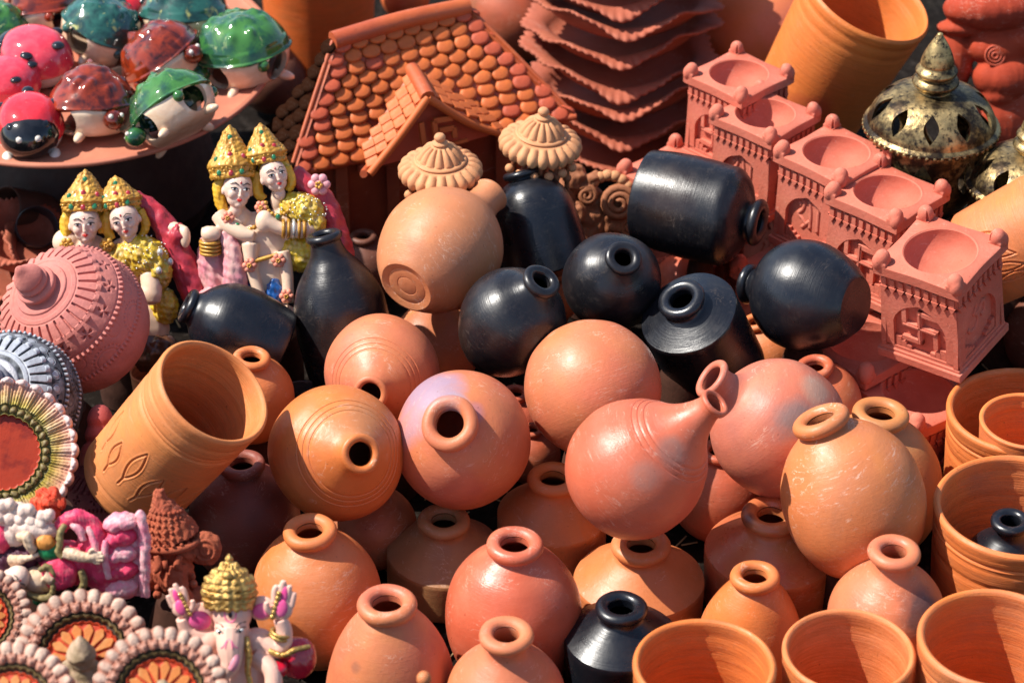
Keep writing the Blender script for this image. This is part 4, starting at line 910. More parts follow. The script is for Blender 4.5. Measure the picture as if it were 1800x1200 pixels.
def shrine(label, c, r, z, lean=(0, 0, 1), figure=False):
    P, s = W(c[0], c[1], z); Rm = r * s; base = Vector((P.x, P.y, 0)); t = thing('shrine_ornament', label, 'ornament', Matrix.Translation(base), 'parasol topped clay ornaments')
    part('canopy', CAN, BEIGE, t, axisM(P - base, Vector(lean), .2, Rm))
    q = P - base; h = z / Rm
    vf = [tube('p', [(0, 0, 0), (0, 0, z)], Rm * .22)]
    for k in range(5):
        a = -PI / 2 + (k - 2) * .6; x, y = .72 * Rm * math.cos(a), .72 * Rm * math.sin(a); vf.append(tube('p', [(x, y, 0), (x, y, z - .01)], Rm * .075))
        for zz in (.12, .35, .6, .85): vf.append(ell((x, y, z * zz + .01 * (k % 2)), (Rm * .13, Rm * .13, Rm * .10)))
    part('pillars', fuse('pillars', join(*vf), Rm * .045, 2), CARVE, t)
    vf = [ell((0, -.1 * Rm, z * .35), (Rm * .75, Rm * .6, z * .4)), ell((0, -.6 * Rm, z * .62), (Rm * .42, Rm * .35, Rm * .5)), ell((.5 * Rm, -.7 * Rm, z * .4), (Rm * .3, Rm * .3, Rm * .5)), ell((-.5 * Rm, -.7 * Rm, z * .4), (Rm * .3, Rm * .3, Rm * .5)), ell((0, -.85 * Rm, z * .8), (Rm * .2, Rm * .2, Rm * .24))]
    part('seated_figure', fuse('seated', join(*vf), Rm * .05, 2, disp=lambda co: snoise(co, 220, 3) * Rm * .06), CARVE, t)
    part('beads', mesh('beads', *join(*[ell((.9 * Rm * math.cos(a), .9 * Rm * math.sin(a), z - .45 * Rm), (Rm * .12,) * 3) for a in np.linspace(-2.6, -.5, 6)])), BEIGE, t)
    return t, Rm
shrine('beige scalloped parasol ornament in front of the gable of the clay house', (774, 298), 71, .215)
t2, Rm2 = shrine('beige scalloped parasol ornament right of the first, scrollwork figure beneath it', (950, 252), 70, .215, (.08, 0, 1))
# scrollwork figure to the lower right
P, s = W(1045, 400, .10); sc = thing('scroll_ornament', 'brown clay ornament of carved scrolls between two black bottles', 'ornament', camM(P, s, pitch=R_(12)))
vf = [ell((-60, 4, 40), (34, 24, 60)), ell((-38, -4, 88), (26, 20, 26)), ell((-62, -2, 118), (24, 18, 20)), ell((-10, 6, 20), (30, 20, 60)), ell((40, 8, 20), (36, 18, 52)), ell((-60, -14, 60), (16, 12, 18)), ell((-30, -14, 30), (14, 12, 20)), ell((-100, 0, 110), (11, 10, 14)), ell((-8, -8, 80), (14, 12, 26), rot3(0, .5, 0))]
part('carved_body', fuse('carved', join(*vf), 3.0, 2, disp=lambda co: snoise(co, .16, 5) * 2.6), CARVE, sc)
part('scroll', mesh('scroll', *spiral((42, -12, 45), 30, 2.3, 8.5, .4)), CARVE, sc)
part('scroll', mesh('scroll', *spiral((-14, -14, 60), 17, 2.0, 6, 2.4, -1)), CARVE, sc)
part('scroll', mesh('scroll', *spiral((62, -6, 0), 16, 1.8, 5, 1.4)), CARVE, sc)
part('scalloped_crest', mesh('crest', *join(*[ell((24 + 62 * math.cos(a) * .72, -8, 36 + 58 * math.sin(a)), (11, 10, 10)) for a in np.linspace(.15, 2.5, 9)])), BEIGE, sc)
part('beads', mesh('beads', *join(*[ell((-150 + k * 9, -4, 62 + (k % 3) * 30), (8, 8, 8)) for k in range(10)])), BEIGE, sc)
# ================================================================ plate of glazed trinkets
PLATE = clay('plate_clay', (.52, .22, .14, 1), (.44, .17, .11, 1), .6, .3, rings=0, scratch=.15)
PZ = .185; PP, ps = W(132, 112, PZ); PRr = 352 * ps; ptilt = Vector((.0, -.05, 1)).normalized()
pl = part('serving_plate', lathe('plate', prof([(1e-4, -.03), (.6, -.03), (.93, .0)], [(.93, .0), (1.0, .03), (1.005, .05), (.985, .055)], [(.985, .055), (.93, .028), (.6, .0), (1e-4, .0)]) * PRr, 200, sharp=40), PLATE)
pl.matrix_world = axisM(PP, ptilt); tag(pl, 'wide flat terracotta plate holding the glazed turtles and ladybirds, top left', 'plate')
pb = Vector((PP.x, PP.y + .03, 0))
st = thing('upturned_pot', 'upturned dark pot carrying the wide plate in deep shade', 'pot', Matrix.Translation(pb))
part('body', lathe('stand', prof([(.12, 0), (.135, .03)], [(.135, .03), (.12, .10), (.075, .19), (.05, PZ - .014), (1e-4, PZ - .014)]), 72), paint('stand_dark', (.05, .025, .018, 1), .7), st)
def onplate(px, py, h=0):
    """point h above the plate seen at that pixel"""
    d = RGT * ((px - 900) / FPX) + UPV * (-(py - 600) / FPX) + FWD; t = ((PP + ptilt * h) - CAM).dot(ptilt) / d.dot(ptilt); return CAM + d * t, t / FPX
def glaze(nm, c, c2, tan=None):
    _ms[0] += 1; w = _ms[0] * 1.9; m, t, b = newmat(nm); tc = N(t, "ShaderNodeTexCoord"); v = tc.outputs['Object']
    col = mixc(t, ramp(t, noise(t, v, 2.6, 4, .6, w, .6), .42, .58), c, c2)
    if tan: col = mixc(t, ramp(t, noise(t, mapping(t, v, (1, 1, .35)), 3.4, 4, .6, w + 4, 1.6), .60, .70), col, tan)
    t.links.new(col, b.inputs['Base Color']); b.inputs['Roughness'].default_value = .10; b.inputs['Coat Weight'].default_value = .6; b.inputs['Coat Roughness'].default_value = .03; b.inputs['Specular IOR Level'].default_value = .45
    bp = N(t, "ShaderNodeBump", i_Strength=.25, i_Distance=.002); t.links.new(noise(t, v, 4, 2, .5, w), bp.inputs['Height']); t.links.new(bp.outputs[0], b.inputs['Normal']); return m
G_GREEN = glaze('green_glaze', (.05, .17, .035, 1), (.015, .07, .035, 1), (.30, .36, .14, 1)); G_BLUE = glaze('blue_green_glaze', (.025, .11, .085, 1), (.012, .045, .04, 1), (.36, .36, .12, 1))
G_BROWN = glaze('brown_glaze', (.26, .030, .007, 1), (.06, .008, .004, 1)); G_RED = glaze('red_glaze', (.72, .03, .045, 1), (.62, .02, .03, 1), (.74, .06, .07, 1)); G_BLACK = glaze('black_glaze', (.004, .004, .005, 1), (.012, .012, .014, 1))
G_CREAM = glaze('cream_glaze', (.80, .60, .42, 1), (.74, .50, .33, 1)); G_WHITE = glaze('white_glaze', (.74, .66, .58, 1), (.66, .58, .5, 1)); G_PINK = glaze('pink_glaze', (.80, .07, .10, 1), (.74, .04, .07, 1), (.82, .13, .15, 1))
GL = 'glazed trinkets on the wide plate'
def turtle(label, px, py, r, mat, axis, spin=0, h=None, cone=0, head=1, feet=4, style=0, headmat=None):
    P, s = onplate(px, py, .02); Rm = 1.12 * r * s; P, s = onplate(px, py, (h if h is not None else .55 * Rm))
    M = axisM(P, axis, spin) @ Matrix.Scale(Rm, 4); t = thing('glazed_turtle', label, 'turtle ornament', M, GL)
    if cone: o = prof([(.94, -.02), (1.0, .03), (.97, .08)], [(.97, .08), (.84, .30), (.62, .54), (.38, .74), (.20, .84), (1e-4, .87)])
    else: o = prof([(.94, -.02), (1.0, .02), (.96, .06)], [(.96, .06), (.90, .25), (.74, .50), (.48, .68), (.2, .76), (1e-4, .78)])
    rs = np.random.RandomState(int(px)); cs = [(rs.rand() * 6.28, rs.uniform(.3, .75), rs.uniform(.06, .11)) for k in range(26)]
    def dp(TH, S, R, Z):
        D = 0 * R; X, Y = R * np.cos(TH), R * np.sin(TH)
        for a, q, w in cs: D = D + .05 * np.exp(-(((X - q * math.cos(a)) ** 2 + (Y - q * math.sin(a)) ** 2) / w ** 2))
        return D * (R < .92) + .022 * np.cos(5 * TH) * (R > .9)
    part('shell', lathe('shell', o, 96, sharp=50, disp=dp), mat, t)
    u = prof([(.95, .02), (.95, -.12), (.84, -.42), (.62, -.60), (1e-4, -.62)]); ui = u[::-1] * [.88, .88]
    body = lathe('b', np.vstack([ui, u[:0:-1][::-1] if False else u])[::-1], 72, sharp=50); cut = []
    for a in (0, 1.57, 3.14, 4.71):
        V, F = tube('c', [(.4, 0, 0), (1.4, 0, 0)], .31, k=28); Q = V @ rot3(0, 0, a + .4).T + np.array([0, 0, -.22]); cut.append((Q, F))
    part('belly', carve(body, cut, 'turtle_belly'), G_CREAM, t)
    hm = headmat or mat
    if head:
        hd = part('head', mesh('head', *ell((1.02, .0, -.20), (.24, .22, .21))), hm, t)
        part('eye', mesh('eye', *ell((1.17, .12, -.10), (.055,) * 3, None, 10, 8)), G_WHITE, hd); part('eye', mesh('eye', *ell((1.17, -.12, -.10), (.055,) * 3, None, 10, 8)), G_WHITE, hd)
    for k in range(feet):
        a = .75 + k * PI / 2; part('foot', mesh('foot', *ell((.78 * math.cos(a), .78 * math.sin(a), -.56), (.24, .11, .10), rot3(0, .3, a), 14, 10)), G_CREAM if style == 0 else mat, t)
    [part('knob', mesh('knob', *ell((.93 * math.cos(a), .93 * math.sin(a), -.10), (.13, .13, .13), None, 12, 8)), mat, t) for a in (1.57, 3.1, 4.7)]; return t
turtle('small green glazed turtle tipped sideways at the front of the plate', 303, 190, 72, G_GREEN, camdir(-.45, .72, -.12), 3.6, h=.042)
turtle('brown glazed turtle with a tall knobbly cone shell, front row of the plate', 163, 182, 74, G_BROWN, camdir(-.02, .93, .25), -1.0, cone=1)
turtle('brown glazed turtle leaning with its domed shell to the left, behind the first brown one', 284, 102, 70, G_BROWN, camdir(-.50, .70, .30), -.6, cone=0)
turtle('large green glazed turtle with a flat brimmed shell at the right end of the plate', 426, 88, 78, G_GREEN, camdir(-.15, .88, .45), -2.6)
turtle('blue-green glazed turtle leaning left with a pale seam across its shell', 180, 52, 68, G_BLUE, camdir(.40, .75, .35), 2.2, style=0)
turtle('dark green knobbly turtle at the top edge behind the others', 325, 22, 72, G_BLUE, camdir(.0, .9, .35), .9, cone=1)
turtle('green glazed turtle cut by the left edge above the pink ladybird', 2, 52, 50, G_GREEN, camdir(.2, .9, .2), -.5, cone=1)
turtle('brown speckled turtle at the top edge left of the blue-green one', 78, 12, 62, G_BROWN, camdir(-.1, .9, .3), .3)
def ladybird(label, px, py, r, mat, face, h=None):
    P, s = onplate(px, py, .02); Rm = r * s; P, s = onplate(px, py, (h if h is not None else .5 * Rm)); x = Vector(face).normalized(); z = ptilt; x = (x - z * x.dot(z)).normalized(); y = z.cross(x)
    t = thing('glazed_ladybird', label, 'ladybird ornament', frameM(P, x, y, z, Rm), GL)
    sh = prof([(1.0, -.05), (1.02, .0), (.98, .30), (.82, .62), (.52, .86), (1e-4, .96)]); part('shell', lathe('shell', sh, 72), mat, t, Matrix.Diagonal((1.05, .92, .95, 1)))
    part('belly', lathe('belly', prof([(.98, -.03), (.92, -.25), (.70, -.48), (1e-4, -.50)]), 72), G_WHITE, t, Matrix.Diagonal((1.05, .92, 1, 1)))
    part('face', mesh('face', *ell((.50, 0, .12), (.72, .80, .64))), G_BLACK, t)
    for a, b in ((.6, .55), (-.6, .55), (1.9, .6), (-1.9, .6), (3.1, .7)): part('spot', mesh('spot', *ell((.80 * math.cos(a) * 1.02, .72 * math.sin(a) * 1.02, b - .02), (.19, .17, .10), None, 14, 8)), G_BLACK, t)
    for sy in (-1, 1):
        f = part('foot', mesh('foot', *ell((.72, sy * .62, -.40), (.24, .16, .14))), G_WHITE, t)
    for sy in (-1, 1): part('eye', mesh('eye', *ell((1.08, sy * .24, .34), (.10, .10, .10), None, 10, 8)), G_WHITE, t)
    return t
ladybird('red ladybird with a large black face at the front left of the plate', 52, 226, 66, G_RED, (.15, -1, 0))
ladybird('bright pink ladybird with faint spots, behind the brown turtle at the left', 62, 106, 66, G_PINK, (-1, .5, 0))
ladybird('pink ladybird half hidden behind the red one at the left edge', 14, 150, 56, G_PINK, (-1, -.2, 0))
ladybird('red ladybird at the top edge between two turtles', 232, 14, 52, G_RED, (.5, 1, 0))

# ================================================================ figurines: local units are pixels, x right, z up, -y to the viewer
SKIN = paint('resin_skin', (.72, .52, .37, 1), scale=.0007, rough=.42, spec=.5, var=.06, bump=.1, c2=(.66, .46, .33, 1), sss=.15); FACE = paint('resin_face', (.68, .48, .38, 1), scale=.0007, rough=.35, spec=.5, var=.03, bump=.05, sss=.12)
GOLD = paint('gold_paint', (.60, .31, .035, 1), scale=.0007, rough=.42, spec=.5, var=.25, bump=.8, c2=(.34, .15, .012, 1), coat=.5, metal=.25); HAIRG = paint('yellow_paint', (.70, .42, .025, 1), scale=.0007, rough=.4, spec=.5, var=.15, bump=.3, c2=(.52, .26, .015, 1))
YEL = paint('yellow_cloth_paint', (.70, .48, .02, 1), scale=.0007, rough=.35, spec=.5, var=.2, bump=.8, c2=(.42, .24, .02, 1), coat=.4, wear=.5, wearc=(.75, .62, .35, 1)); REDC = paint('red_veil_paint', (.52, .035, .05, 1), scale=.0007, rough=.35, spec=.5, var=.15, bump=.3, c2=(.34, .03, .05, 1)); PINKC = paint('pink_shawl_paint', (.66, .22, .27, 1), scale=.0007, rough=.4, spec=.4, var=.15, bump=.4, c2=(.58, .34, .30, 1))
BLUEC = paint('blue_paint', (.01, .10, .36, 1), scale=.0007, rough=.3, spec=.5, var=.2, bump=.3, c2=(.005, .04, .16, 1), coat=.5); INK = paint('ink_black', (.01, .009, .01, 1), scale=.0007, rough=.35, spec=.5, var=0, bump=0); EYEW = paint('eye_white', (.75, .74, .70, 1), scale=.0007, rough=.3, spec=.5, var=0, bump=0); LIPR = paint('lip_red', (.62, .03, .02, 1), scale=.0007, rough=.3, spec=.5, var=0, bump=0)
GEMG = paint('green_gem', (.01, .16, .05, 1), scale=.0007, rough=.15, spec=.6, var=.1, bump=0, coat=1); GEMR = paint('red_gem', (.40, .015, .015, 1), scale=.0007, rough=.15, spec=.6, var=.1, bump=0, coat=1); SILV = paint('silver_beads', (.7, .68, .62, 1), scale=.0007, rough=.25, spec=.6, var=.1, bump=0, metal=.6); ROSE = paint('rose_paint', (.74, .26, .17, 1), scale=.0007, rough=.45, spec=.4, var=.1, bump=.3)
def pxM(px, py, z, yaw=0, pitch=0, roll=0):
    P, s = W(px, py, z); return camM(P, s, yaw, roll, pitch)
def sub(me, nm, mat, par, M=None): return part(nm, me, mat, par, M)
def head(t, c, rx, rz, yaw=0, roll=0, pitch=0, skin=None, k=1.0):
    """a small painted head with brows, eyes, nose and mouth, in its own frame"""
    skin = skin or FACE; ry = rx * 1.02
    M = Matrix.Translation(c) @ Matrix.Rotation(roll, 4, 'Y') @ Matrix.Rotation(pitch, 4, 'X') @ Matrix.Rotation(yaw, 4, 'Z')
    vf = join(ell((0, 0, rz * .12), (rx, ry, rz * .88)), ell((0, -ry * .18, -rz * .45), (rx * .72, ry * .72, rz * .50)), ell((0, -ry * .62, -rz * .74), (rx * .26, ry * .26, rz * .18)),
              ell((0, -ry * .98, -rz * .12), (rx * .11, ry * .16, rz * .24)), ell((0, -ry * 1.05, -rz * .26), (rx * .15, ry * .13, rz * .10)),
              ell((rx * .45, -ry * .60, -rz * .20), (rx * .32, ry * .32, rz * .28)), ell((-rx * .45, -ry * .60, -rz * .20), (rx * .32, ry * .32, rz * .28)), ell((0, -.05 * ry, -rz * 1.0), (rx * .42, ry * .42, rz * .5)),
              ell((rx * .98, 0, -rz * .1), (rx * .12, ry * .22, rz * .22)), ell((-rx * .98, 0, -rz * .1), (rx * .12, ry * .22, rz * .22)))
    h = part('head', fuse('head', vf, rx * .055, 3), skin, t, M)
    for sg in (-1, 1):
        ex, ez = sg * rx * .40, rz * .10; ey = -ry * math.sqrt(max(0, 1 - .40 ** 2 - .02)) * 1.0
        part('eye', mesh('eye', *ell((ex, ey, ez), (rx * .22, ry * .10, rz * .085), rot3(0, sg * -.12, sg * .35), 14, 8)), EYEW, h)
        part('pupil', mesh('pupil', *ell((ex, ey - ry * .055, ez), (rx * .10, ry * .07, rz * .085), None, 12, 8)), INK, h)
        part('eyelid', tubem('lid', [(ex - sg * rx * .23, ey + sg * 0 - ry * .03, ez - rz * .01), (ex, ey - ry * .115, ez + rz * .085), (ex + sg * rx * .25, ey + ry * .07, ez + rz * .02)], rx * .038, k=6), INK, h)
        part('brow', tubem('brow', [(ex - sg * rx * .26, ey - ry * .10, ez + rz * .20), (ex, ey - ry * .02, ez + rz * .33), (ex + sg * rx * .30, ey + ry * .17, ez + rz * .23)], [rx * .03, rx * .042, rx * .02], k=6), INK, h)
    part('lips', mesh('lips', *join(ell((-rx * .07, -ry * .90, -rz * .475), (rx * .12, ry * .09, rz * .055), None, 10, 6), ell((rx * .07, -ry * .90, -rz * .475), (rx * .12, ry * .09, rz * .055), None, 10, 6), ell((0, -ry * .90, -rz * .53), (rx * .12, ry * .09, rz * .06), None, 10, 6))), LIPR, h)
    part('forehead_mark', mesh('mark', *ell((0, -ry * .93, rz * .42), (rx * .07, ry * .06, rz * .09), None, 8, 6)), GEMR, h)
    return h
def crown(t, c, rx, h, roll=0, lean=0, yaw=0):
    """tall pointed gilt crown, studded"""
    rs = np.random.RandomState(int(abs(c[0] * 7 + c[2])) % 9999)
    P = prof([(rx * .96, 0), (rx * 1.02, h * .06), (rx * .98, h * .17), (rx * 1.10, h * .26), (rx * .88, h * .42), (rx * .62, h * .62), (rx * .36, h * .84), (rx * .17, h * .97), (1e-3, h * 1.02)])
    me = lathe('crown', P, 96, sharp=None, ns=70, disp=lambda TH, S, R, Z: (snoise(np.stack([R * np.cos(TH), R * np.sin(TH), Z], -1).reshape(-1, 3), .45, 3, 3).reshape(R.shape)) * rx * .035 + rx * .05 * (np.abs(Z - h * .17) < h * .03))
    M = Matrix.Translation(c) @ Matrix.Rotation(roll, 4, 'Y') @ Matrix.Rotation(lean, 4, 'X') @ Matrix.Rotation(yaw, 4, 'Z') @ Matrix.Diagonal((1, .85, 1, 1))
    o = part('crown', me, GOLD, t, M); vf = []
    for k in range(90):
        a = rs.uniform(-PI, 0); q = rs.rand(); r = np.interp(q, [0, .24, .42, .62, .82, 1], [.98, 1.08, .88, .62, .36, .1]) * rx; vf.append(ell((r * math.cos(a), r * math.sin(a), q * h * .95), (rx * .055,) * 3, None, 6, 4))
    part('studs', mesh('studs', *join(*vf)), GOLD, o)
    for a, q, m in ((-1.57, .10, GEMR), (-1.1, .12, GEMG), (-2.1, .12, GEMG), (-1.57, .45, GEMR), (-1.5, .78, GEMG), (-.9, .4, GEMR), (-2.3, .38, GEMG)):
        r = np.interp(q, [0, .24, .42, .62, .82, 1], [1.0, 1.08, .88, .62, .36, .1]) * rx; part('gem', mesh('gem', *ell((r * math.cos(a), r * math.sin(a), q * h), (rx * .12, rx * .07, rx * .14), None, 10, 6)), m, o)
    return o
def blob(t, nm, mat, ps, vox=1.6, sm=3, d=0, sc=.2, M=None, seed=1):
    return part(nm, fuse(nm, join(*ps), vox, sm, disp=(lambda co: snoise(co, sc, seed) * d) if d else None), mat, t, M)
lim = lambda pts, r: tube('l', pts, r, k=14, n=6)
def flower(t, c, r, mat=None, cm=None):
    o = part('rosette', mesh('rosette', *join(*([ell((c[0] + r * .6 * math.cos(a), c[1], c[2] + r * .6 * math.sin(a)), (r * .42, r * .35, r * .42), None, 10, 8) for a in np.linspace(0, 2 * PI, 7)[:-1]] + [ell((c[0], c[1] - r * .25, c[2]), (r * .4, r * .35, r * .4), None, 10, 8)]))), mat or ROSE, t)
    part('rosette_heart', mesh('heart', *join(*[ell((c[0] + r * .22 * math.cos(a), c[1] - r * .55, c[2] + r * .22 * math.sin(a)), (r * .16,) * 3, None, 8, 6) for a in np.linspace(0, 2 * PI, 6)[:-1]])), cm or GOLD, o)
GCP = 'painted resin couple figurines under the plate'
def beadcloud(c, r, n, seed, sq=(1, .5, 1), rb=1.6):
    rs = np.random.RandomState(seed); vf = []
    for k in range(n):
        a, b = rs.uniform(-PI, 0), rs.uniform(-1, 1); x, y, z = math.sqrt(1 - b * b) * math.cos(a), math.sqrt(1 - b * b) * math.sin(a), b
        vf.append(ell((c[0] + r[0] * x, c[1] + r[1] * y, c[2] + r[2] * z), (rb,) * 3, None, 6, 4))
    return join(*vf)
# --- right-hand couple; origin at pixel (470, 420)
cr = thing('couple_figurine', 'painted couple figurine standing behind the upright black bottle, pink rose at its shoulder', 'figurine', pxM(470, 420, .175, pitch=R_(8)), GCP)
blob(cr, 'bodies', SKIN, [ell((-15, 10, -10), (62, 30, 58)), ell((-55, 4, 35), (30, 22, 24)), ell((45, 8, 30), (44, 26, 40)), ell((-50, 0, 55), (12, 12, 20)), ell((18, 0, 70), (12, 11, 22)),
    lim([(-85, -8, 45), (-70, -16, 28), (-40, -26, 12), (-20, -28, 8)], [15, 15, 13, 9]), lim([(-98, -12, -15), (-100, -20, 5), (-98, -26, 18)], [15, 13, 16]), ell((-96, -28, 12), (18, 12, 14)),
    lim([(88, -4, 22), (60, -24, 18), (25, -30, 22), (2, -32, 34)], [17, 15, 12, 13]), ell((-2, -32, 34), (16, 13, 20)),
    lim([(-28, -22, -5), (-26, -26, -50), (-12, -30, -95), (-6, -34, -128)], [16, 11, 10, 12]), lim([(28, -18, -20), (36, -24, -60), (38, -28, -110)], [14, 11, 10]),
    ell((0, 0, -60), (36, 24, 70)), lim([(-26, -34, -120), (5, -40, -128), (40, -42, -120)], [13, 11, 9]), ell((0, 10, -150), (60, 30, 40))], 2.2, 3)
blob(cr, 'shawl', PINKC, [ell((-92, 12, -50), (34, 26, 66), rot3(0, -.1, 0)), lim([(-72, -14, 12), (-60, -22, -20), (-55, -22, -70), (-60, -16, -120)], [13, 17, 22, 24]), ell((-90, -2, -110), (42, 24, 26))], 2.4, 2, 1.6, .22)
blob(cr, 'veil', REDC, [lim([(45, 16, 118), (70, 20, 92), (100, 22, 60), (122, 20, 10), (138, 18, -50), (140, 14, -90)], [15, 20, 22, 20, 18, 14])], 2.4, 2, 1.2, .2)
blob(cr, 'blouse', YEL, [ell((62, -4, 52), (42, 28, 30), rot3(0, .35, 0)), ell((84, -8, 30), (20, 22, 24)), ell((58, 0, -25), (36, 24, 34))], 2.2, 2, 1.8, .35)
part('beads', mesh('beads', *beadcloud((64, -6, 50), (42, 30, 30), 70, 4)), SILV, cr)
h1 = head(cr, (-50, -12, 88), 26, 33, yaw=.30, roll=.10); h2 = head(cr, (14, -12, 112), 24, 30, yaw=.35, roll=-.30)
blob(cr, 'hair', HAIRG, [lim([(-72, 0, 118), (-84, -2, 90), (-80, -4, 60), (-70, -6, 42)], [10, 11, 10, 7]), ell((-50, 8, 100), (30, 22, 34)), ell((12, 10, 122), (29, 20, 30)), lim([(-16, 0, 118), (-16, -4, 85), (-4, -4, 70)], [9, 10, 7]), lim([(36, -2, 128), (44, -2, 100), (36, -2, 85)], [8, 8, 6])], 1.8, 2, .8, .4)
crown(cr, (-58, 0, 106), 40, 92, roll=-.08, lean=-.1); crown(cr, (0, 2, 132), 36, 70, roll=-.16, lean=-.1)
flower(cr, (92, -2, 96), 20, paint('rose_pink', (.78, .35, .38, 1), scale=.0007, rough=.5, spec=.4)); flower(cr, (-66, -28, 40), 12); flower(cr, (-8, -26, 58), 12)
for p in ((-28, -40, -42), (22, -34, -34), (-4, -48, -124), (36, -40, -96)): flower(cr, p, 13)
def bangles(t, a, b, r, n, mat):
    a, b = Vector(a), Vector(b); 
    for k in range(n):
        p = a.lerp(b, k / max(1, n - 1)); part('bangle', torus('bangle', r, 3.2, 28, 8), mat[k % len(mat)], t, axisM(p, b - a))
bangles(cr, (-98, -16, -22), (-98, -20, -2), 17, 4, [GOLD]); bangles(cr, (66, -22, 20), (30, -28, 21), 15, 5, [GOLD, GOLD, SILV, GOLD, GOLD])
part('necklace', mesh('necklace', *join(*[ell((-40 + 30 * math.cos(a), -20 - 6 * abs(math.sin(a)), 38 + 20 * math.sin(a)), (4.5,) * 3, None, 8, 6) for a in np.linspace(PI, 2 * PI, 12)], *[ell((22 + 22 * math.cos(a), -26, 66 + 22 * math.sin(a)), (4,) * 3, None, 8, 6) for a in np.linspace(PI, 2 * PI, 10)])), GOLD, cr)
for p, m in (((-40, -30, 16), GEMR), ((-50, -28, 26), GEMG), ((22, -32, 42), GEMG)): part('gem', mesh('gem', *ell(p, (5, 4, 6), None, 8, 6)), m, cr)
blob(cr, 'blue_cloth', BLUEC, [ell((-34, -16, -98), (18, 16, 24)), ell((12, -18, -96), (16, 16, 30)), ell((30, -10, -160), (14, 14, 26))], 2, 2, 1.5, .3)
part('flute', tubem('flute', [(-20, -30, -36), (20, -32, -24)], 4), GOLD, cr)
# --- left-hand couple; origin at pixel (200, 430)
cl_ = thing('couple_figurine', 'painted couple figurine behind the pink carved pot, red veil falling to the right', 'figurine', pxM(205, 430, .17, pitch=R_(8)), GCP)
blob(cl_, 'bodies', SKIN, [ell((-60, 14, -40), (62, 34, 60)), ell((-88, 6, 4), (26, 22, 24)), ell((20, 10, -30), (44, 28, 44)), ell((-52, 0, 12), (13, 12, 20)), ell((18, 0, 20), (12, 12, 18)), lim([(60, -14, -50), (64, -24, -78), (66, -28, -100)], [19, 18, 13]),
    ell((62, -28, -84), (20, 15, 20)), lim([(70, 18, 30), (95, 10, 28), (118, 2, 22)], [12, 13, 12]), ell((121, -4, 14), (10, 10, 20)), ell((0, 14, -150), (90, 34, 70))], 2.4, 3)
blob(cl_, 'blouse', YEL, [ell((50, -8, -20), (44, 28, 36), rot3(0, .45, 0)), ell((72, -10, -45), (26, 24, 36)), ell((80, 6, -110), (26, 20, 34)), ell((10, -8, -30), (30, 22, 34))], 2.2, 2, 2, .35)
part('beads', mesh('beads', *join(beadcloud((50, -8, -18), (45, 30, 36), 60, 6), *[ell(p, (6, 5, 7), None, 8, 6) for p in ((80, -30, -10), (78, -34, -42), (96, -20, -28))])), SILV, cl_)
blob(cl_, 'veil', REDC, [lim([(30, 16, 84), (58, 18, 62), (84, 18, 30), (102, 18, -10), (124, 16, -60), (140, 14, -110)], [12, 18, 22, 26, 26, 22]), lim([(100, 8, 12), (118, 0, 24)], [20, 17])], 2.4, 2, 1.2, .2)
head(cl_, (-53, -12, 38), 27, 33, yaw=.10, roll=-.06, pitch=.08); head(cl_, (18, -14, 44), 26, 32, yaw=-.05, roll=-.30, pitch=.08)
blob(cl_, 'hair', HAIRG, [lim([(-78, 0, 66), (-88, -2, 40), (-86, -4, 12)], [9, 11, 9]), ell((-53, 8, 50), (30, 22, 34)), ell((16, 10, 56), (31, 20, 32)), lim([(-14, 0, 62), (-16, -6, 34), (-8, -6, 10)], [9, 10, 8]), lim([(42, -2, 62), (52, -2, 36), (44, -2, 12)], [8, 8, 6]), lim([(-26, 0, 50), (-24, -4, 20)], [8, 8])], 1.8, 2, .8, .4)
crown(cl_, (-52, 0, 58), 41, 72, roll=-.02, lean=-.1); crown(cl_, (8, 2, 64), 38, 56, roll=.30 - .48, lean=-.1)
flower(cl_, (-84, -22, 2), 13, GOLD); flower(cl_, (-14, -22, 2), 13, GOLD)
blob(cl_, 'base', paint('figurine_base', (.10, .04, .02, 1), scale=.0007, rough=.3, spec=.5, var=.2, coat=.5), [ell((40, 10, -190), (70, 36, 40))], 3, 2, 2, .2)

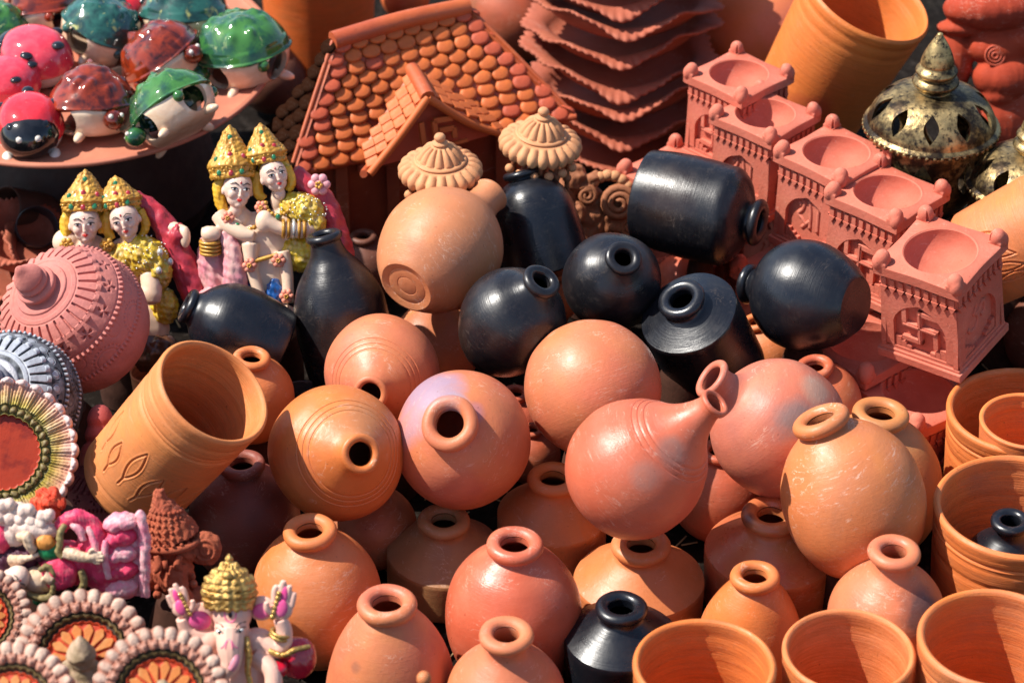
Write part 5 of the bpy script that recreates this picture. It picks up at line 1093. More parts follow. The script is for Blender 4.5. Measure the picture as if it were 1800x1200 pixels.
# ================================================================ carved lidded pots
def stamp_pot(label, c, r, z, axis, matA, spin=0, name='carved_pot', teeth=1.0, washed=None, nfl=14, group=None):
    P, s = W(c[0], c[1], z); Rm = r * s; a = Vector(axis).normalized()
    t = thing(name, label, 'lidded pot', axisM(P - a * .92 * Rm, a, spin), group)
    kn = prof([(.40, .84), (.385, .88), (.355, .89)], [(.355, .89), (.27, .90), (.25, .93)], [(.25, .93), (.285, .96), (.285, 1.02), (.24, 1.05)], [(.24, 1.05), (.215, 1.06), (.235, 1.10), (.20, 1.15), (.19, 1.16)], [(.19, 1.16), (.21, 1.20), (.165, 1.29), (.095, 1.38), (.045, 1.45), (1e-4, 1.48)], n=5)
    body = prof([(1e-4, -.90), (.42, -.92)], [(.42, -.92), (.78, -.66), (.97, -.28), (1.0, .04), (.94, .36), (.80, .60), (.60, .76), (.40, .855), (.36, .87)], n=14)
    Q, sarr = resample(body, 420)
    def at(zz): 
        k = np.where((Q[:, 1] <= zz))[0].max(); return sarr[k]
    s_r1, s_r2, s_pet, s_fl = at(.36), at(-.02), at(.76), at(.56)
    rr_fl = .83; sh = s_fl
    def disp(TH, S, R, Z):
        D = np.zeros_like(R)
        # petals round the knob: flat tongues with cut gaps
        v = S - at(.66); w_ = at(.835) - at(.66); u = v / w_; n = 30; ph = np.abs(((TH * n / (2 * PI)) % 1) - .5) * 2
        inb = (u > 0) & (u < 1.0); gap = np.clip((ph - .72) / .10, 0, 1); D += np.where(inb, .018 - .040 * gap * (u < .72), 0)
        D += np.where((u > -.18) & (u <= 0), .034 * np.clip(1 - (ph / .72) ** 2, 0, 1) * (ph < .72) , 0)
        D -= .012 * np.exp(-((u - .78) / .03) ** 2)
        # toothed ridges
        for sr, nn, am in ((s_r1, 74, .030), (s_r2, 96, .022)):
            g = np.exp(-((S - sr) / .030) ** 2); tt = ((TH * nn / (2 * PI)) % 1); D += 1.25 * am * teeth * g * (np.clip(np.sin(tt * 2 * PI) * 2.5, -1, 1) * .55 + .35)
            D -= .010 * np.exp(-((S - sr - .052) / .010) ** 2)
        # stamped flowers
        k = np.round(TH / (2 * PI / nfl)); th0 = k * 2 * PI / nfl; x = (TH - th0) * R; y = S - (at(.52)); q = np.hypot(x, y); an = np.arctan2(y, x)
        pet = np.exp(-((q - .052) / .026) ** 2) * (np.cos(an * 4) > .35); D -= .045 * pet * (q < .10); D += .006 * np.exp(-(q / .016) ** 2)
        # drawn half circles below the lid
        k = np.round(TH / (2 * PI / 9)); x = (TH - k * 2 * PI / 9) * R; y = S - (s_r2 + .05); q = np.hypot(x, y * 1.05)
        half = (S > s_r2 + .04) & (S < s_r1 - .05)
        D -= np.where(half, .010 * np.exp(-((q - .17) / .010) ** 2) + .014 * np.exp(-((q - .225) / .014) ** 2) * (np.sin(an * 0 + np.arctan2(y, x) * 22) > 0), 0)
        k = np.round((TH - PI / 9) / (2 * PI / 9)); x = (TH - PI / 9 - k * 2 * PI / 9) * R; y = S - (s_r1 - .09); q = np.hypot(x, y)
        D -= np.where(half, .008 * np.exp(-((q - .10) / .010) ** 2), 0)
        D += .003 * snoise(np.stack([R * np.cos(TH), R * np.sin(TH), Z], -1).reshape(-1, 3), 14, 8).reshape(R.shape)
        return D
    off = Matrix.Translation((0, 0, .92 * Rm)) @ Matrix.Scale(Rm, 4); colf = None
    if washed is not None:
        hi, lo = washed
        def colf(TH, S, R, Z):
            D = disp(TH, S, R, Z) ; w = np.clip((D + .004) / .02, 0, 1)[..., None]; nn = snoise(np.stack([R * np.cos(TH), R * np.sin(TH), Z], -1).reshape(-1, 3), 20, 2).reshape(R.shape)[..., None]
            w = np.clip(w + .15 * nn, 0, 1); return np.array(hi) * w + np.array(lo) * (1 - w)
    bo = part('body', lathe('carved_body', body, 900, sharp=None, disp=disp, ns=420, colf=colf), matA, t, off)
    part('lid_knob', lathe('lid_knob', kn, 72, sharp=45), matA if washed is None else SILVK, t, off)
    if washed is not None:     # raised discs and hook shaped teeth
        n = 24
        for k in range(n):
            a_ = k * 2 * PI / n; part('boss', BOSS, matB_silver, t, off @ Matrix.Rotation(a_, 4, 'Z') @ Matrix.Translation((.835, 0, .535)) @ Matrix.Rotation(R_(52), 4, 'Y') @ Matrix.Scale(.078, 4))
    return t
matPink = clay('pink_stamped_clay', (.60, .25, .215, 1), (.52, .20, .165, 1), .85, .15, rings=0, scratch=0, dust=.12, bump=.6, scale=.066)
stamp_pot('pink carved round pot with stamped flowers and a pointed knob lid, left side', (132, 562), 128, .155, camdir(-.40, .46, .79), matPink, spin=.4)
SILVK = paint('grey_silver', (.34, .34, .38, 1), .45, .5, .2, .4, metal=.2, scale=.066); matB_silver = paint('silver_boss', (.40, .42, .46, 1), .45, .5, .2, .5, metal=.15, scale=.01)
BOSS = lathe('boss', prof([(1.05, -.25), (1.0, .1), (.9, .12)], [(.9, .12), (.84, -.02), (.78, -.02)], [(.78, -.02), (.72, .14), (.4, .22), (1e-4, .22)], n=4), 24, sharp=40)
silverMat = paint('silver_wash', (.4, .4, .4, 1), .5, .4, .12, .5, attr=True, scale=.066)
stamp_pot('silver grey carved pot with raised discs and dark hollows, at the left edge', (22, 706), 122, .155, camdir(-.16, .30, .93), silverMat, spin=.2, washed=((.42, .45, .50), (.012, .014, .018)))
matMar = clay('maroon_clay', (.20, .045, .04, 1), (.13, .03, .03, 1), .7, .3, rings=0, scratch=0, bump=.5, scale=.06)
stamp_pot('dark maroon carved pot in shade between the halo discs and the tilted cup', (196, 890), 92, .085, camdir(-.12, .90, .35), matMar, spin=.1, teeth=1.6)

# ================================================================ haloed statue backs (discs with petal rims)
def halo(label, c, r, z, axis, style, extra=None, spin=0):
    P, s = W(c[0], c[1], z); Rm = r * s; a = Vector(axis).normalized(); n, m = 420, 150; q = np.linspace(0, 1, m); th = np.arange(n) * 2 * PI / n; Q, TH = np.meshgrid(q, th, indexing='ij')
    rnd = snoise(np.stack([Q * np.cos(TH) * 1, Q * np.sin(TH) * 1, 0 * Q], -1).reshape(-1, 3), 9, int(c[0]) % 90, 4).reshape(Q.shape)
    H = np.zeros_like(Q); C = np.zeros(Q.shape + (3,))
    def bead(r0, wd, nn, ph=0, am=.05):
        arc = (((TH * nn / (2 * PI) + ph) % 1) - .5) * 2 * PI / nn * r0; return am * np.sqrt(np.clip(1 - (arc / (PI / nn * r0 * .98)) ** 2 - ((Q - r0) / wd) ** 2, 0, 1))
    def paintc(mask, c_): 
        mk = mask[..., None] if mask.dtype != bool else mask[..., None].astype(float); C[:] = C * (1 - mk) + np.array(c_) * mk
    outer = 1.0
    if style == 0:      # white beaded rim, black-gold ring, orange sun
        N_ = 30; RR = .96 + .04 * np.abs(np.cos(TH * N_ / 2)); Q2 = Q * RR
        paintc(Q >= 0, (.42, .17, .11))
        b1, b2 = bead(.895, .125, N_, .5, .055), bead(.745, .075, N_, 0, .065); H += b1 + b2 + .05 * (Q > .66)
        cres = np.abs(np.hypot((Q - .745) * 1, ((((TH * N_ / (2 * PI)) % 1) - .5) * 2 * PI / N_ * .745)) - .035) < .008; H -= .012 * cres
        wht = np.clip((b1 - .012) / .035 + .5 * rnd, 0, 1); paintc(wht * .85, (.66, .46, .35)); paintc(np.clip((b2 - .03) / .05, 0, 1) * .6, (.62, .36, .27))
        paintc(((Q > .55) & (Q < .665)), (.05, .03, .015)); H += .06 * np.exp(-((Q - .61) / .022) ** 2); paintc(np.exp(-((Q - .61) / .018) ** 2) * .8, (.24, .15, .04))
        sun = Q < .55; paintc(sun, (.52, .05, .012)); ray = ((TH * 15 / (2 * PI)) % 1); pet = (np.abs(ray - .5) < .42 * np.clip(Q / .4, .2, 1) * np.sqrt(np.clip((.495 - Q) / .08, 0, 1))) & (Q > .20) & (Q < .49); H += .03 * pet; paintc(pet, (.62, .20, .045)); paintc(np.clip(rnd * 1.2, 0, 1) * pet * .5, (.62, .30, .10))
        H += .04 * np.exp(-((Q - .53) / .014) ** 2); H = H - .05 * (Q < .62)
    else:               # leaf rim fading yellow to pink-white, olive beads, dark red mirror
        N_ = 30; RR = .955 + .045 * np.abs(np.sin(TH * N_ / 2)) ** .7; Q2 = Q * RR
        g = np.clip((Q - .62) / .30, 0, 1)[..., None]; C[:] = np.array((.42, .36, .015)) * (1 - g) + np.array((.68, .32, .24)) * g
        leafu = ((TH * N_ / (2 * PI)) % 1) - .5; lw = .42 * np.clip((1 - Q) / .12, 0, 1) ** .5; H += np.where(Q > .64, .045 * np.cos(leafu * PI) ** .5 - .020 * (np.abs(np.abs(leafu) - .25) < .04) - .02 * (np.abs(leafu) < .04) * (Q < .88), 0)
        tip = bead(.955, .05, N_, .5 * 0, .07); H += tip; paintc(np.clip(tip / .05 + .3 * rnd, 0, 1), (.74, .56, .52))
        paintc(((Q > .50) & (Q < .655)), (.16, .13, .03)); b = bead(.575, .05, 34, 0, .06); H += b; paintc(np.clip(b / .05, 0, 1), (.20, .15, .06)); paintc(Q < .50, (.40, .035, .008)); paintc(np.clip(rnd * .9, 0, .8) * (Q < .49), (.20, .010, .004)); H += .03 * np.exp(-((Q - .505) / .012) ** 2)
        H -= .03 * (Q < .5)
    H += .012 * rnd * (Q > .5)
    X, Y = Q2 * np.cos(TH), Q2 * np.sin(TH); Z = H + .10 - .10 * (Q > .985)
    V = np.stack([X, Y, Z], -1).reshape(-1, 3); Vb = np.stack([X, Y, 0 * Z - .06], -1)[[-1, 0]]
    V = np.vstack([V, np.stack([X[-1], Y[-1], 0 * X[-1] - .06], -1), np.stack([X[-1] * .01, Y[-1] * .01, 0 * X[-1] - .06], -1)]); CC = np.vstack([C.reshape(-1, 3), np.tile([.4, .2, .15], (2 * n, 1))])
    mm = m + 2; i = np.arange(mm - 1)[:, None]; j = np.arange(n)[None, :]; j2 = (j + 1) % n; q4 = np.stack([i * n + j, (i + 1) * n + j, (i + 1) * n + j2, i * n + j2], -1).reshape(-1, 4)
    t = thing('haloed_statue', label, 'statue', axisM(P, a, spin) @ Matrix.Scale(Rm, 4), 'painted plaster statues with round halos')
    part('halo', mesh('halo', V, None, True, None, np.clip(CC, 0, 1), quads=q4), HALOM[style], t)
    # the statue the halo belongs to: head with a peaked cap, shoulders and a body reaching down, always upright in the world
    Ml = t.matrix_world.inverted() @ camM(P, Rm, pitch=R_(18))
    if extra:
        ox, oz = extra
        bd = fuse('statue_body', join(ell((ox, -.24, oz - .36), (.22, .16, .30)), ell((ox, -.24, oz), (.19, .18, .20)), tube('n', [(ox, -.24, oz + .05), (ox, -.26, oz + .22), (ox, -.26, oz + .36)], [.22, .14, .03], k=14, n=5), ell((ox - .20, -.22, oz - .12), (.09, .07, .09)), ell((ox + .20, -.22, oz - .12), (.09, .07, .09)), ell((ox, -.12, oz - .75), (.42, .22, .45)), ell((ox, -.08, oz - 1.25), (.55, .30, .40))), .028, 2, disp=lambda co: snoise(co, 17, 4) * .014)
        part('statue_body', bd, HALOM[2], t, Ml)
    return t
HALOM = [paint('plaster_sun', (.5, .5, .5, 1), .55, .35, .14, .5, attr=True, scale=.065), paint('plaster_leaf', (.5, .5, .5, 1), .5, .4, .14, .2, attr=True, scale=.065), paint('plaster_grey', (.42, .30, .20, 1), .6, .3, .2, .6, c2=(.24, .17, .09, 1), wear=.5, wearc=(.62, .36, .26, 1), scale=.065)]
fa = camdir(.06, .26, .95)
halo('statue with a yellow to pink leaf halo and dark red centre, at the left edge', (4, 796), 134, .165, camdir(.12, .12, .97), 1, (-.05, -.75))
halo('statue with an orange sun halo and white beaded rim, its grey pointed cap before it', (148, 1158), 124, .175, fa, 0, (.0, .12))
halo('statue with an orange sun halo, nearest and lowest right of the haloed ones', (282, 1222), 122, .20, camdir(.10, .26, .95), 0, (.08, .02))
halo('statue with a pink-white beaded halo cut off by the left edge, above the corner one', (-36, 1086), 92, .17, camdir(.2, .2, .95), 0, None)
halo('statue with a white beaded halo in the bottom left corner', (22, 1244), 118, .20, camdir(-.05, .3, .94), 0, (.0, .0))

# ================================================================ pink painted statue lying on its side
MAG = paint('magenta_paint', (.74, .05, .13, 1), scale=.0007, rough=.5, spec=.35, var=.12, bump=.5, c2=(.60, .03, .08, 1), wear=.35, wearc=(.70, .42, .38, 1)); PPK = paint('worn_pink_paint', (.76, .17, .26, 1), scale=.0007, rough=.5, spec=.35, var=.2, bump=.6, c2=(.72, .40, .40, 1), wear=.8, wearc=(.74, .56, .52, 1))
CRM = paint('cream_plaster', (.74, .54, .38, 1), scale=.0007, rough=.55, spec=.3, var=.12, bump=.4, c2=(.60, .40, .24, 1), wear=.3, wearc=(.30, .22, .10, 1)); GRN = paint('green_paint', (.01, .22, .07, 1), scale=.0007, rough=.4); DPU = paint('dark_purple_paint', (.08, .02, .04, 1), scale=.0007, rough=.5, spec=.3, var=.2, bump=.6); OLV = paint('olive_paint', (.30, .23, .09, 1), scale=.0007, rough=.45, spec=.3, var=.2, bump=.6, c2=(.18, .13, .05, 1)); WHT = paint('white_plaster', (.72, .55, .45, 1), scale=.0007, rough=.55, spec=.3, var=.08, bump=.5, c2=(.70, .46, .38, 1)); OCR = paint('ochre_paint', (.66, .26, .05, 1), scale=.0007, rough=.5)
pf = thing('reclining_statue', 'pink painted plaster statue in a magenta robe, lying on its side', 'statue', pxM(130, 970, .19, pitch=R_(14)))
ztop = 0
blob(pf, 'robe', MAG, [ell((-14, 0, -20), (48, 30, 42)), ell((45, 0, -10), (46, 32, 58)), lim([(-20, -12, 45), (-10, -14, 62), (12, -14, 66), (34, -10, 50), (44, -6, 20)], [12, 14, 16, 18, 22]), ell((60, 6, -50), (40, 26, 36))], 1.9, 2, 2.0, .14)
blob(pf, 'robe_folds', PPK, [lim([(0, -22, 60), (14, -26, 52), (22, -26, 30)], [7, 8, 6]), lim([(30, -22, 55), (40, -26, 30), (44, -28, 0)], [6, 7, 5]), lim([(60, -22, 30), (58, -28, 0), (64, -26, -40)], [6, 7, 6])], 1.6, 1, 1.0, .2)
for k, (z0, z1) in enumerate(((46, 70), (16, 46), (-14, 16), (-46, -14), (-80, -46))):
    blob(pf, 'pedestal_petal', PPK if k % 2 == 0 else MAG, [ell((84 + (k == 0) * 4, -2, (z0 + z1) / 2), (30, 26, (z1 - z0) * .62)), ell((72, -14, (z0 + z1) / 2 - 4), (18, 14, 14))], 2, 1, 1.4, .18, seed=k)
blob(pf, 'pedestal_rim', PPK, [lim([(112, -6, 72), (122, -8, 66), (126, -8, 20), (124, -8, -30), (124, -8, -80)], [7, 9, 10, 10, 9]), lim([(104, 8, 66), (108, 8, 0), (108, 8, -80)], [12, 13, 13])], 1.9, 1, 1.4, .2)
blob(pf, 'forearm', CRM, [lim([(-10, -34, 12), (6, -38, 8), (24, -40, 4), (40, -38, 4)], [12, 11, 9, 10]), ell((44, -40, 6), (13, 7, 9)), lim([(40, -42, 12), (56, -42, 12)], 3.4), lim([(40, -43, 6), (60, -43, 6)], 3.6), lim([(40, -43, 0), (58, -43, -1)], 3.4), lim([(40, -42, -5), (52, -42, -6)], 3.0), lim([(34, -42, 10), (36, -44, 18), (44, -44, 19)], 3)], 1.2, 1, .5, .4)
blob(pf, 'knee', WHT, [ell((-70, -14, 48), (48, 22, 22), rot3(0, .12, 0)), ell((-100, -10, 38), (28, 18, 24))], 1.9, 2, 1, .2)
blob(pf, 'foot', OCR, [ell((-44, -30, 28), (18, 12, 15))], 1.6, 1, .6, .3)
blob(pf, 'arm', CRM, [lim([(-90, -26, 36), (-76, -34, 40), (-70, -34, 22), (-64, -30, 14)], [10, 11, 9, 8]), lim([(-108, -20, -8), (-80, -30, -2), (-56, -30, 6)], [12, 6, 4])], 1.6, 1, .8, .3)
blob(pf, 'hair', DPU, [ell((-92, -6, -8), (36, 22, 22)), ell((-60, -10, 4), (26, 18, 16)), ell((-120, 0, -20), (26, 18, 30))], 2, 1, 2, .2)
blob(pf, 'torso', CRM, [ell((-62, -20, -44), (32, 20, 24)), lim([(-46, -30, -30), (-30, -32, -38)], [16, 14])], 1.9, 1, .8, .2)
head(pf, (-98, -34, -38), 22, 27, yaw=.2, roll=.9, skin=WHT)
blob(pf, 'garland', OLV, [lim([(-8, -34, 62), (-16, -38, 48), (-18, -38, 26), (-22, -36, 12), (-14, -36, 2)], [5, 6, 6, 6, 5]), lim([(-56, -38, -20), (-40, -40, -14), (-30, -38, -30), (-34, -38, -62)], [5, 6, 6, 5]), lim([(16, -34, -22), (22, -34, -44), (12, -30, -62)], [6, 7, 6]), lim([(-80, -40, -64), (-50, -40, -72), (-30, -34, -66)], [6, 7, 6])], 1.5, 1, 1.0, .3)
blob(pf, 'leaf', GRN, [ell((-38, -28, 10), (20, 10, 16))], 1.6, 1, .6, .3); blob(pf, 'scarf', MAG, [ell((-128, -10, 30), (24, 18, 30))], 2, 1, 1.4, .15); blob(pf, 'sash', MAG, [ell((-24, -26, -30), (34, 18, 32))], 2, 1, 1.4, .15)
blob(pf, 'wing_tip', GRN, [ell((-50, -16, -84), (24, 12, 12))], 1.6, 1, .6, .3)
lot = [ell((-118 + 17 * k - (k % 2) * 4, -22, 92 - 5 * k + (k % 2) * 8), (11, 9, 12)) for k in range(6)] + [ell((-124 + 18 * k, -24, 72 - 3 * k), (11, 9, 12)) for k in range(5)] + [ell((-100, -10, 70), (44, 14, 26))]
blob(pf, 'lotus_crown', WHT, lot, 1.6, 1, .7, .3)
rose = thing('clay_rosette', 'small bright red-orange plaster rosette above the pink reclining statue', 'rosette', pxM(85, 885, .205))
blob(rose, 'petals', paint('red_orange', (.72, .06, .02, 1), scale=.0007, rough=.6, spec=.3, var=.2, bump=.8, wear=.5, wearc=(.72, .25, .10, 1)), [ell((20 * math.cos(a), 0, 20 * math.sin(a)), (12, 11, 12)) for a in np.linspace(0, 6.28, 7)[:-1]] + [ell((0, -4, 0), (20, 14, 20)), ell((0, -14, 2), (9, 8, 9))], 1.4, 2, 2.0, .25)

# ================================================================ unpainted terracotta elephant-headed bust, leaning
TB = clay('rough_terracotta', (.42, .13, .07, 1), (.30, .08, .045, 1), .85, .15, rings=0, scratch=.25, bump=.9, dust=.12, scale=.0007)
eb = thing('clay_bust', 'unpainted red-brown clay bust with a pointed studded cap and round ear, beside the pink statue', 'bust', pxM(300, 960, .165, pitch=R_(12)))
blob(eb, 'cap', TB, [lim([(-17, 0, 104), (-17, 0, 88), (-10, 2, 62), (-4, 4, 38), (2, 6, 16)], [9, 13, 30, 42, 50])], 1.5, 2, 1.6, .34)
blob(eb, 'face', TB, [ell((2, 4, -8), (52, 36, 26)), ell((0, 0, -45), (40, 34, 44)), lim([(8, -22, -30), (14, -34, -62), (28, -30, -92)], [22, 20, 15]), ell((60, 2, -4), (30, 16, 32)), ell((-52, 2, -4), (26, 16, 30)), ell((-40, -6, -50), (22, 20, 30)), ell((40, -6, -95), (24, 20, 26))], 1.7, 2, 1.4, .25)
part('cap_studs', mesh('studs', *join(*[ell((-6 + (22 + 28 * (1 - q)) * math.cos(a), -(20 + 28 * (1 - q)) * abs(math.sin(a)), 14 + 66 * q), (3.4,) * 3, None, 8, 6) for q in np.linspace(0, .8, 6) for a in np.linspace(.3, 2.8, 9)])), TB, eb)
part('ear_ring', mesh('ear', *join(lim([(62 + 17 * math.cos(a), -10, -4 + 18 * math.sin(a)) for a in np.linspace(0, 6.4, 14)], 3.5), lim([(62 + 8 * math.cos(a), -12, -4 + 8 * math.sin(a)) for a in np.linspace(0, 6.4, 10)], 3))), TB, eb)
part('cap_band', mesh('band', *lim([(-50, -14, 8), (-30, -32, 4), (5, -42, 4), (36, -30, 8), (52, -6, 14)], [5, 6, 7, 6, 5])), TB, eb)
part('brow_ridge', mesh('brow_ridge', *join(lim([(-20, -36, -6), (-16, -40, -24), (-24, -36, -36)], [6, 7, 4]), lim([(20, -36, -6), (16, -40, -24), (24, -36, -34)], [6, 7, 4]), lim([(-6, -40, -14), (-4, -42, -30)], [5, 4]))), TB, eb)
for p in ((40, -20, -62), (-22, -26, -80)): part('ear_bead', mesh('bead', *join(ell(p, (8, 8, 8)), ell((p[0], p[1], p[2] + 13), (5, 5, 6)))), TB, eb)

# ================================================================ painted elephant-headed figurine
EP = paint('shell_pink_paint', (.80, .47, .36, 1), scale=.0007, rough=.38, spec=.5, var=.06, bump=.12, c2=(.76, .44, .34, 1)); HPK = paint('hot_pink', (.80, .05, .25, 1), scale=.0007, rough=.4, spec=.4, var=.15, bump=.1, c2=(.78, .20, .34, 1)); BGLD = paint('bright_gold', (.62, .40, .12, 1), scale=.0007, rough=.36, spec=.6, var=.2, bump=.8, c2=(.34, .17, .03, 1), metal=.7, coat=.3); PRED = paint('satin_red', (.55, .008, .03, 1), scale=.0007, rough=.3, spec=.5, var=.15, bump=.3, coat=.6)
eg = thing('elephant_figurine', 'pale pink elephant-headed figurine with a gold crown, red cushion and raised hands', 'figurine', pxM(408, 1088, .185, pitch=R_(10)) @ Matrix.Scale(1.07, 4))
blob(eg, 'body', EP, [ell((0, 2, 10), (33, 30, 34)), ell((0, -6, -12), (29, 26, 26)), lim([(0, -22, -12), (0, -34, -36), (0, -40, -62), (-10, -42, -78), (-22, -44, -72)], [25, 23, 18, 13, 9]),
    ell((8, 14, -100), (58, 40, 55)), ell((40, 6, -40), (30, 22, 24)), ell((-40, 8, -40), (30, 22, 24)), lim([(48, 4, -40), (78, -2, -48), (86, -6, -20), (80, -10, 4)], [19, 17, 14, 12]), lim([(-48, 6, -30), (-72, 2, -20), (-82, -4, 4)], [16, 14, 11]),
    lim([(40, -8, -60), (66, -26, -80), (70, -34, -110)], [17, 15, 15]), ell((0, 0, -150), (95, 44, 34)), ell((4, -26, -4 - 16), (6, 6, 6))], 1.5, 3)
blob(eg, 'ear', EP, [ell((-50, 4, 2), (27, 9, 26), rot3(0, .3, .25)), ], 1.3, 2); blob(eg, 'ear', EP, [ell((48, 4, 18), (24, 9, 21), rot3(0, -.3, -.25))], 1.3, 2)
part('ear_hollow', mesh('earin', *ell((-52, -6, 0), (19, 5, 16), rot3(0, .4, .25))), HPK, eg); part('ear_hollow', mesh('earin', *ell((50, -6, 16), (17, 5, 13), rot3(0, -.3, -.25))), HPK, eg)
hand = [ell((0, 0, 0), (15, 9, 18)), lim([(-10, -2, 8), (-11, -3, 26), (-8, -4, 34)], [5, 4.5, 3.5]), lim([(-3, -2, 12), (-2, -3, 32), (0, -4, 42)], [5, 4.8, 3.6]), lim([(5, -2, 10), (7, -3, 28), (8, -4, 36)], [4.8, 4.4, 3.4]), lim([(12, -1, 4), (14, -2, 18), (15, -3, 26)], [4.4, 4, 3]), lim([(-12, -4, -8), (-19, -8, 0), (-20, -10, 10)], [5, 4.5, 3.6])]
me_h = fuse('hand', join(*hand), 1.2, 1)
for M_ in (Matrix.Translation((83, -12, 22)) @ Matrix.Rotation(.10, 4, 'Y') @ Matrix.Diagonal((1.25, 1, 1.15, 1)), Matrix.Translation((-82, -6, 22)) @ Matrix.Rotation(-.25, 4, 'Y') @ Matrix.Diagonal((-1.1, 1, 1, 1))):
    o = part('hand', me_h, EP, eg, M_); part('palm_paint', mesh('palm', *join(ell((0, -8, 2), (8, 3.5, 13)), ell((2, -6, 22), (5, 2.6, 12)))), HPK, o); part('gilt_band', mesh('band', *join(*[ell((-11 + 1.2 * k, -9, -12 + 7 * k), (3.6, 3, 4.2), None, 10, 6) for k in range(6)])), BGLD, o)
cw = prof([(40, 0), (44, 6), (42, 12)], [(42, 12), (45, 22), (43, 42), (36, 56), (24, 68), (12, 78), (7, 82), (6, 90), (1e-2, 96)])
def cd(TH, S, R, Z):
    a = np.abs(np.cos(TH * 8)) * np.abs(np.cos(Z * .24)); return (a * 4.2 - 1.5) * (R > 10) + .8 * snoise(np.stack([R * np.cos(TH), R * np.sin(TH), Z], -1).reshape(-1, 3), .5, 3).reshape(R.shape)
co_ = part('crown', lathe('crown', cw, 120, sharp=None, ns=90, disp=cd), BGLD, eg, Matrix.Translation((-4, 4, 20)) @ Matrix.Rotation(-.05, 4, 'X') @ Matrix.Diagonal((1, .85, .92, 1)))
part('crown_swag', mesh('swag', *join(*[lim([(r * math.cos(a), -r * .8 * math.sin(a) - 4, z - 7 * math.sin(a)) for a in np.linspace(.35, 2.8, 9)], w_) for r, z, w_ in ((44, 20, 3.4), (45, 36, 3.8), (38, 52, 3.4), (27, 66, 3.2))], ell((0, -33, 62), (9, 7, 9)), ell((0, -38, 30), (9, 7, 8)))), BGLD, co_)
# painted marks on the face
from mathutils.bvhtree import BVHTree
_bm = [o for o in eg.children if o.name.startswith('body')][0].data
_bvh = BVHTree.FromPolygons([v.co.copy() for v in _bm.vertices], [tuple(p.vertices) for p in _bm.polygons])
def fs(x, z):
    h = _bvh.ray_cast(Vector((x, -200, z)), Vector((0, 1, 0)))[0]; return h.y if h else -20
def fs_old(x, z):    # surface of the forehead / trunk, to lay the painted strokes on
    y1 = 2 - 30 * math.sqrt(max(0, 1 - (x / 33) ** 2 - ((z - 10) / 34) ** 2)); y2 = -6 - 26 * math.sqrt(max(0, 1 - (x / 29) ** 2 - ((z + 12) / 26) ** 2)); k = np.interp(z, [-76, -62, -36, -12], [-60, -58, -57, -47]); wd = np.interp(z, [-62, -36, -12], [18, 23, 25]); y3 = k + wd * (1 - math.sqrt(max(0, 1 - min(1, (x / wd) ** 2)))) if z < -8 else 0
    return min(y1, y2, y3)
def stroke3(pts, r): return lim([(x, fs(x, z) - .1, z) for x, z in pts], r)
part('forehead_paint', mesh('tilak', *join(stroke3([(-9, 22), (-9, 12), (-5, 5), (0, 3), (5, 5), (9, 12), (9, 22)], 1.2), stroke3([(0, -18), (0, -62)], .8), *[stroke3([(s_ * 3, -20), (s_ * (5 + q), -28 - q * .5), (s_ * (6 + 2 * q), -34)], .9) for s_ in (-1, 1) for q in (0, 4)])), HPK, eg)
part('forehead_gem', mesh('gem', *join(ell((0, fs(0, 15) - 1, 15), (3.6, 2, 5)), stroke3([(1, 20), (0, 26)], 1.2))), INK, eg)
for sg in (-1, 1):
    ez = -10 + (2 if sg > 0 else 0); e = part('eye', mesh('eye', *ell((sg * 17, fs(sg * 17, ez) - .2, ez), (6.5, 2, 3.2), rot3(0, -sg * .25, sg * .5), 12, 8)), EYEW, eg)
    part('pupil', mesh('pupil', *ell((sg * 16.5, fs(sg * 16.5, ez) - 2, ez), (2.8, 1.3, 2.8), None, 10, 6)), INK, e); part('brow', mesh('brow', *stroke3([(sg * 9, ez + 4), (sg * 15, ez + 8), (sg * 24, ez + 9)], 1.0)), INK, e); part('eyelid', mesh('lid', *stroke3([(sg * 10, ez - 1), (sg * 16, ez + 3.6), (sg * 24, ez + 1)], .9)), INK, e)
blob(eg, 'trunk_blush', paint('soft_blush', (.80, .30, .38, 1), .4, scale=.0007), [lim([(10, -48, -46), (8, -53.5, -58), (2, -55, -70)], [7, 8, 6])], 1.2, 2)
blob(eg, 'garland', BGLD, [lim([(26, -30, -20), (30, -36, -45), (28, -38, -75), (34, -38, -110), (38, -36, -150)], [4, 6, 5, 5, 5]), lim([(-26, -30, -70), (-30, -34, -110), (-30, -34, -150)], [5, 5, 5])], 1.5, 1, .8, .4)
bangles(eg, (78, -8, -26), (80, -9, -20), 15, 2, [BGLD]); bangles(eg, (69, -34, -104), (70, -35, -110), 15, 2, [BGLD])
blob(eg, 'cushion', PRED, [ell((106, 10, -68), (32, 24, 36)), ell((90, 6, -50), (26, 20, 20)), ell((72, -20, -80), (20, 16, 14))], 1.8, 2, .8, .15); blob(eg, 'cushion_trim', BGLD, [lim([(62, -18, -48), (84, -24, -54), (104, -20, -46), (128, -6, -44)], [4.5, 5, 5, 4])], 1.3, 1, .5, .4)
part('foot_paint', mesh('fp', *ell((76, -44, -128), (14, 8, 12))), HPK, eg)

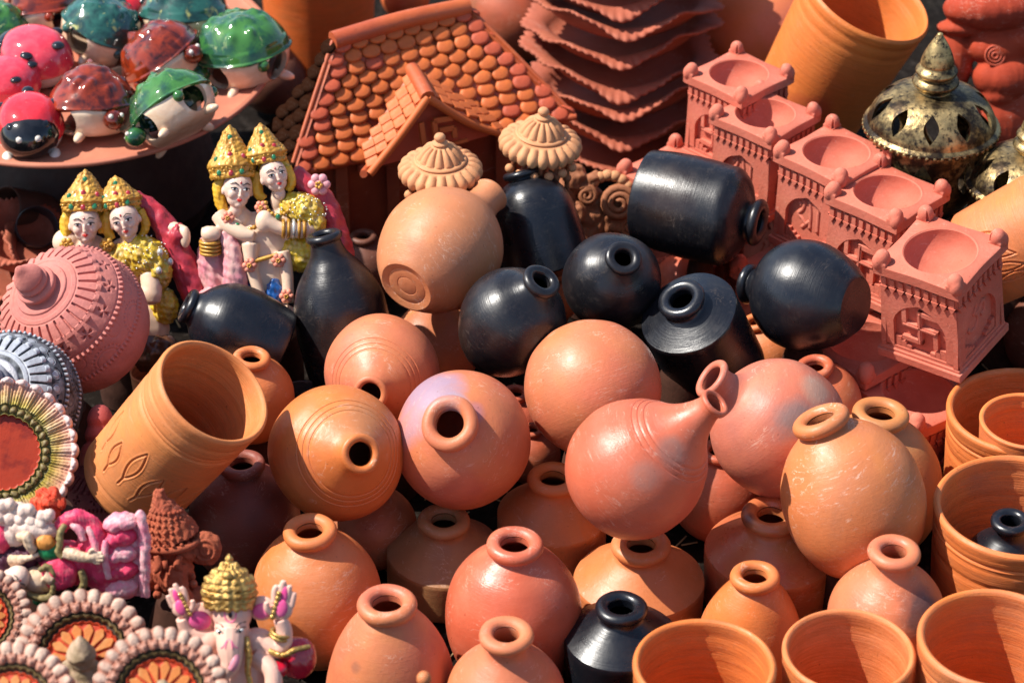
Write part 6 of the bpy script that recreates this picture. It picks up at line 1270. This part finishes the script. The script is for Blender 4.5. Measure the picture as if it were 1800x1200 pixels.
# ================================================================ small things
kb = thing('clay_finial', 'tiny round clay knob poking up at the bottom edge before the domed pot', 'finial', pxM(745, 1190, .19))
part('stem', mesh('stem', *tube('s', [(0, 0, -120), (0, 0, -20)], [16, 7], k=14)), matPink, kb); part('ball', mesh('ball', *ell((0, 0, -2), (13, 13, 14))), clay('knob_clay', TAN, OCHRE, .4), kb)
mf = thing('clay_finial', 'maroon pointed lid knob standing between silver pot and tilted cup', 'finial', pxM(176, 770, .13))
part('knob', lathe('maroon_knob', prof([(34, -70), (36, -30), (30, -12)], [(30, -12), (24, -6), (27, 4), (25, 14)], [(25, 14), (22, 22), (23, 34), (17, 50), (8, 58), (1e-2, 60)], n=6), 48, sharp=50), clay('maroon_knob_clay', (.42, .09, .075, 1), (.34, .07, .06, 1), .6, .4, rings=0, scale=.0007), mf)
# blurred terracotta figures, top right corner
bf = thing('clay_statue', 'blurred red clay statue with a round spiral boss, top right corner', 'statue', pxM(1735, 90, .20, pitch=R_(15)), )
blob(bf, 'body', clay('red_statue_clay', (.40, .075, .035, 1), (.32, .055, .03, 1), .75, .15, rings=0, scale=.0007), [ell((5, 0, 75), (86, 60, 40)), ell((20, 0, 8), (56, 40, 38)), ell((60, 0, 20), (60, 40, 30)), ell((-40, 10, 40), (50, 36, 16)), ell((30, -10, -45), (56, 40, 40)), ell((20, -16, -75), (30, 26, 20)), ell((20, 20, -130), (80, 60, 70)), ell((-60, 20, -20), (40, 40, 60))], 3.2, 3, 1.0, .08)
part('spiral_boss', mesh('spiral', *join(*[lim([(8 + r * math.cos(a), -38 + .10 * r, -2 + r * math.sin(a)) for a in np.linspace(0, 6.4, 20)], 1.8) for r in (5, 11, 17)])), clay('red_statue_clay_b', (.55, .13, .06, 1), (.48, .09, .05, 1), .5, .4, rings=0), bf)
for k, (px, py, z, yw_) in enumerate(((40, 440, .07, -.5), (20, 500, .05, -.45), (95, 470, .05, -.5))):
    Pq, sq_ = W(px, py, z); o = part('wavy_tray', TM[k % 2], TRAYM); o.matrix_world = Matrix.Translation(Pq) @ Matrix.Rotation(.35, 4, 'Y') @ Matrix.Rotation(yw_, 4, 'Z') @ Matrix.Scale(.055, 4)
    tag(o, ['wavy edged clay tray under the plate at the left edge, upper one', 'wavy edged clay tray under the plate at the left edge, lower one', 'wavy edged clay tray tucked behind the pink carved pot'][k], 'tray')

# ================================================================ what the heap rests on: old pots buried under it
def prop_pot(x, y, ztop, r):
    """a dark upturned pot standing on the ground, its base at height ztop"""
    if ztop < .03: return
    t = thing('buried_pot', 'dark upturned pot buried under the heap and carrying what lies on it', 'pot', Matrix.Translation((x, y, 0)), 'upturned pots buried under the heap')
    part('body', lathe('prop', prof([(r * .98, 0), (r, .006)], [(r, .006), (r * 1.02, ztop * .35), (r * .9, ztop * .75), (r * .62, ztop * .97)], [(r * .62, ztop * .97), (1e-4, ztop)]), 48), DIM, t)
DIM = paint('buried_clay', (.07, .03, .02, 1), .8, .1, .2, .4)
occ = [(p.x, p.y, q, p.z) for (_, p, q, k) in REG]
def clear(x, y, r, ztop):
    return all(math.hypot(x - a, y - b) > r + q * .75 or (c - q * .9) > ztop - .01 for a, b, q, c in occ)
for (lb, p, q, k) in list(REG):
    bot = p.z - q
    if bot > .035 and 'cup' not in k:
        for r in (q * .6, q * .45, q * .32):
            if clear(p.x, p.y, r, bot): prop_pot(p.x, p.y, bot + q * .10, r); occ.append((p.x, p.y, r, .02)); break
bpy.context.view_layer.update()
for o in list(COL.objects):
    if o.parent is None and o.name.split('.')[0] in ('couple_figurine', 'carved_pot', 'brass_lantern', 'elephant_figurine', 'reclining_statue', 'haloed_statue', 'clay_bust', 'scroll_ornament', 'clay_statue', 'clay_finial', 'clay_rosette'):
        pts = [c.matrix_world @ Vector(b) for c in o.children if c.type == 'MESH' for b in c.bound_box]
        if not pts: continue
        zb = min(p.z for p in pts); cx = sum(p.x for p in pts) / len(pts); cy = sum(p.y for p in pts) / len(pts)
        if o.name.startswith('brass'): cx, cy = (o.matrix_world.translation.x, o.matrix_world.translation.y)
        prop_pot(cx, cy + .005, zb + .012, .030)
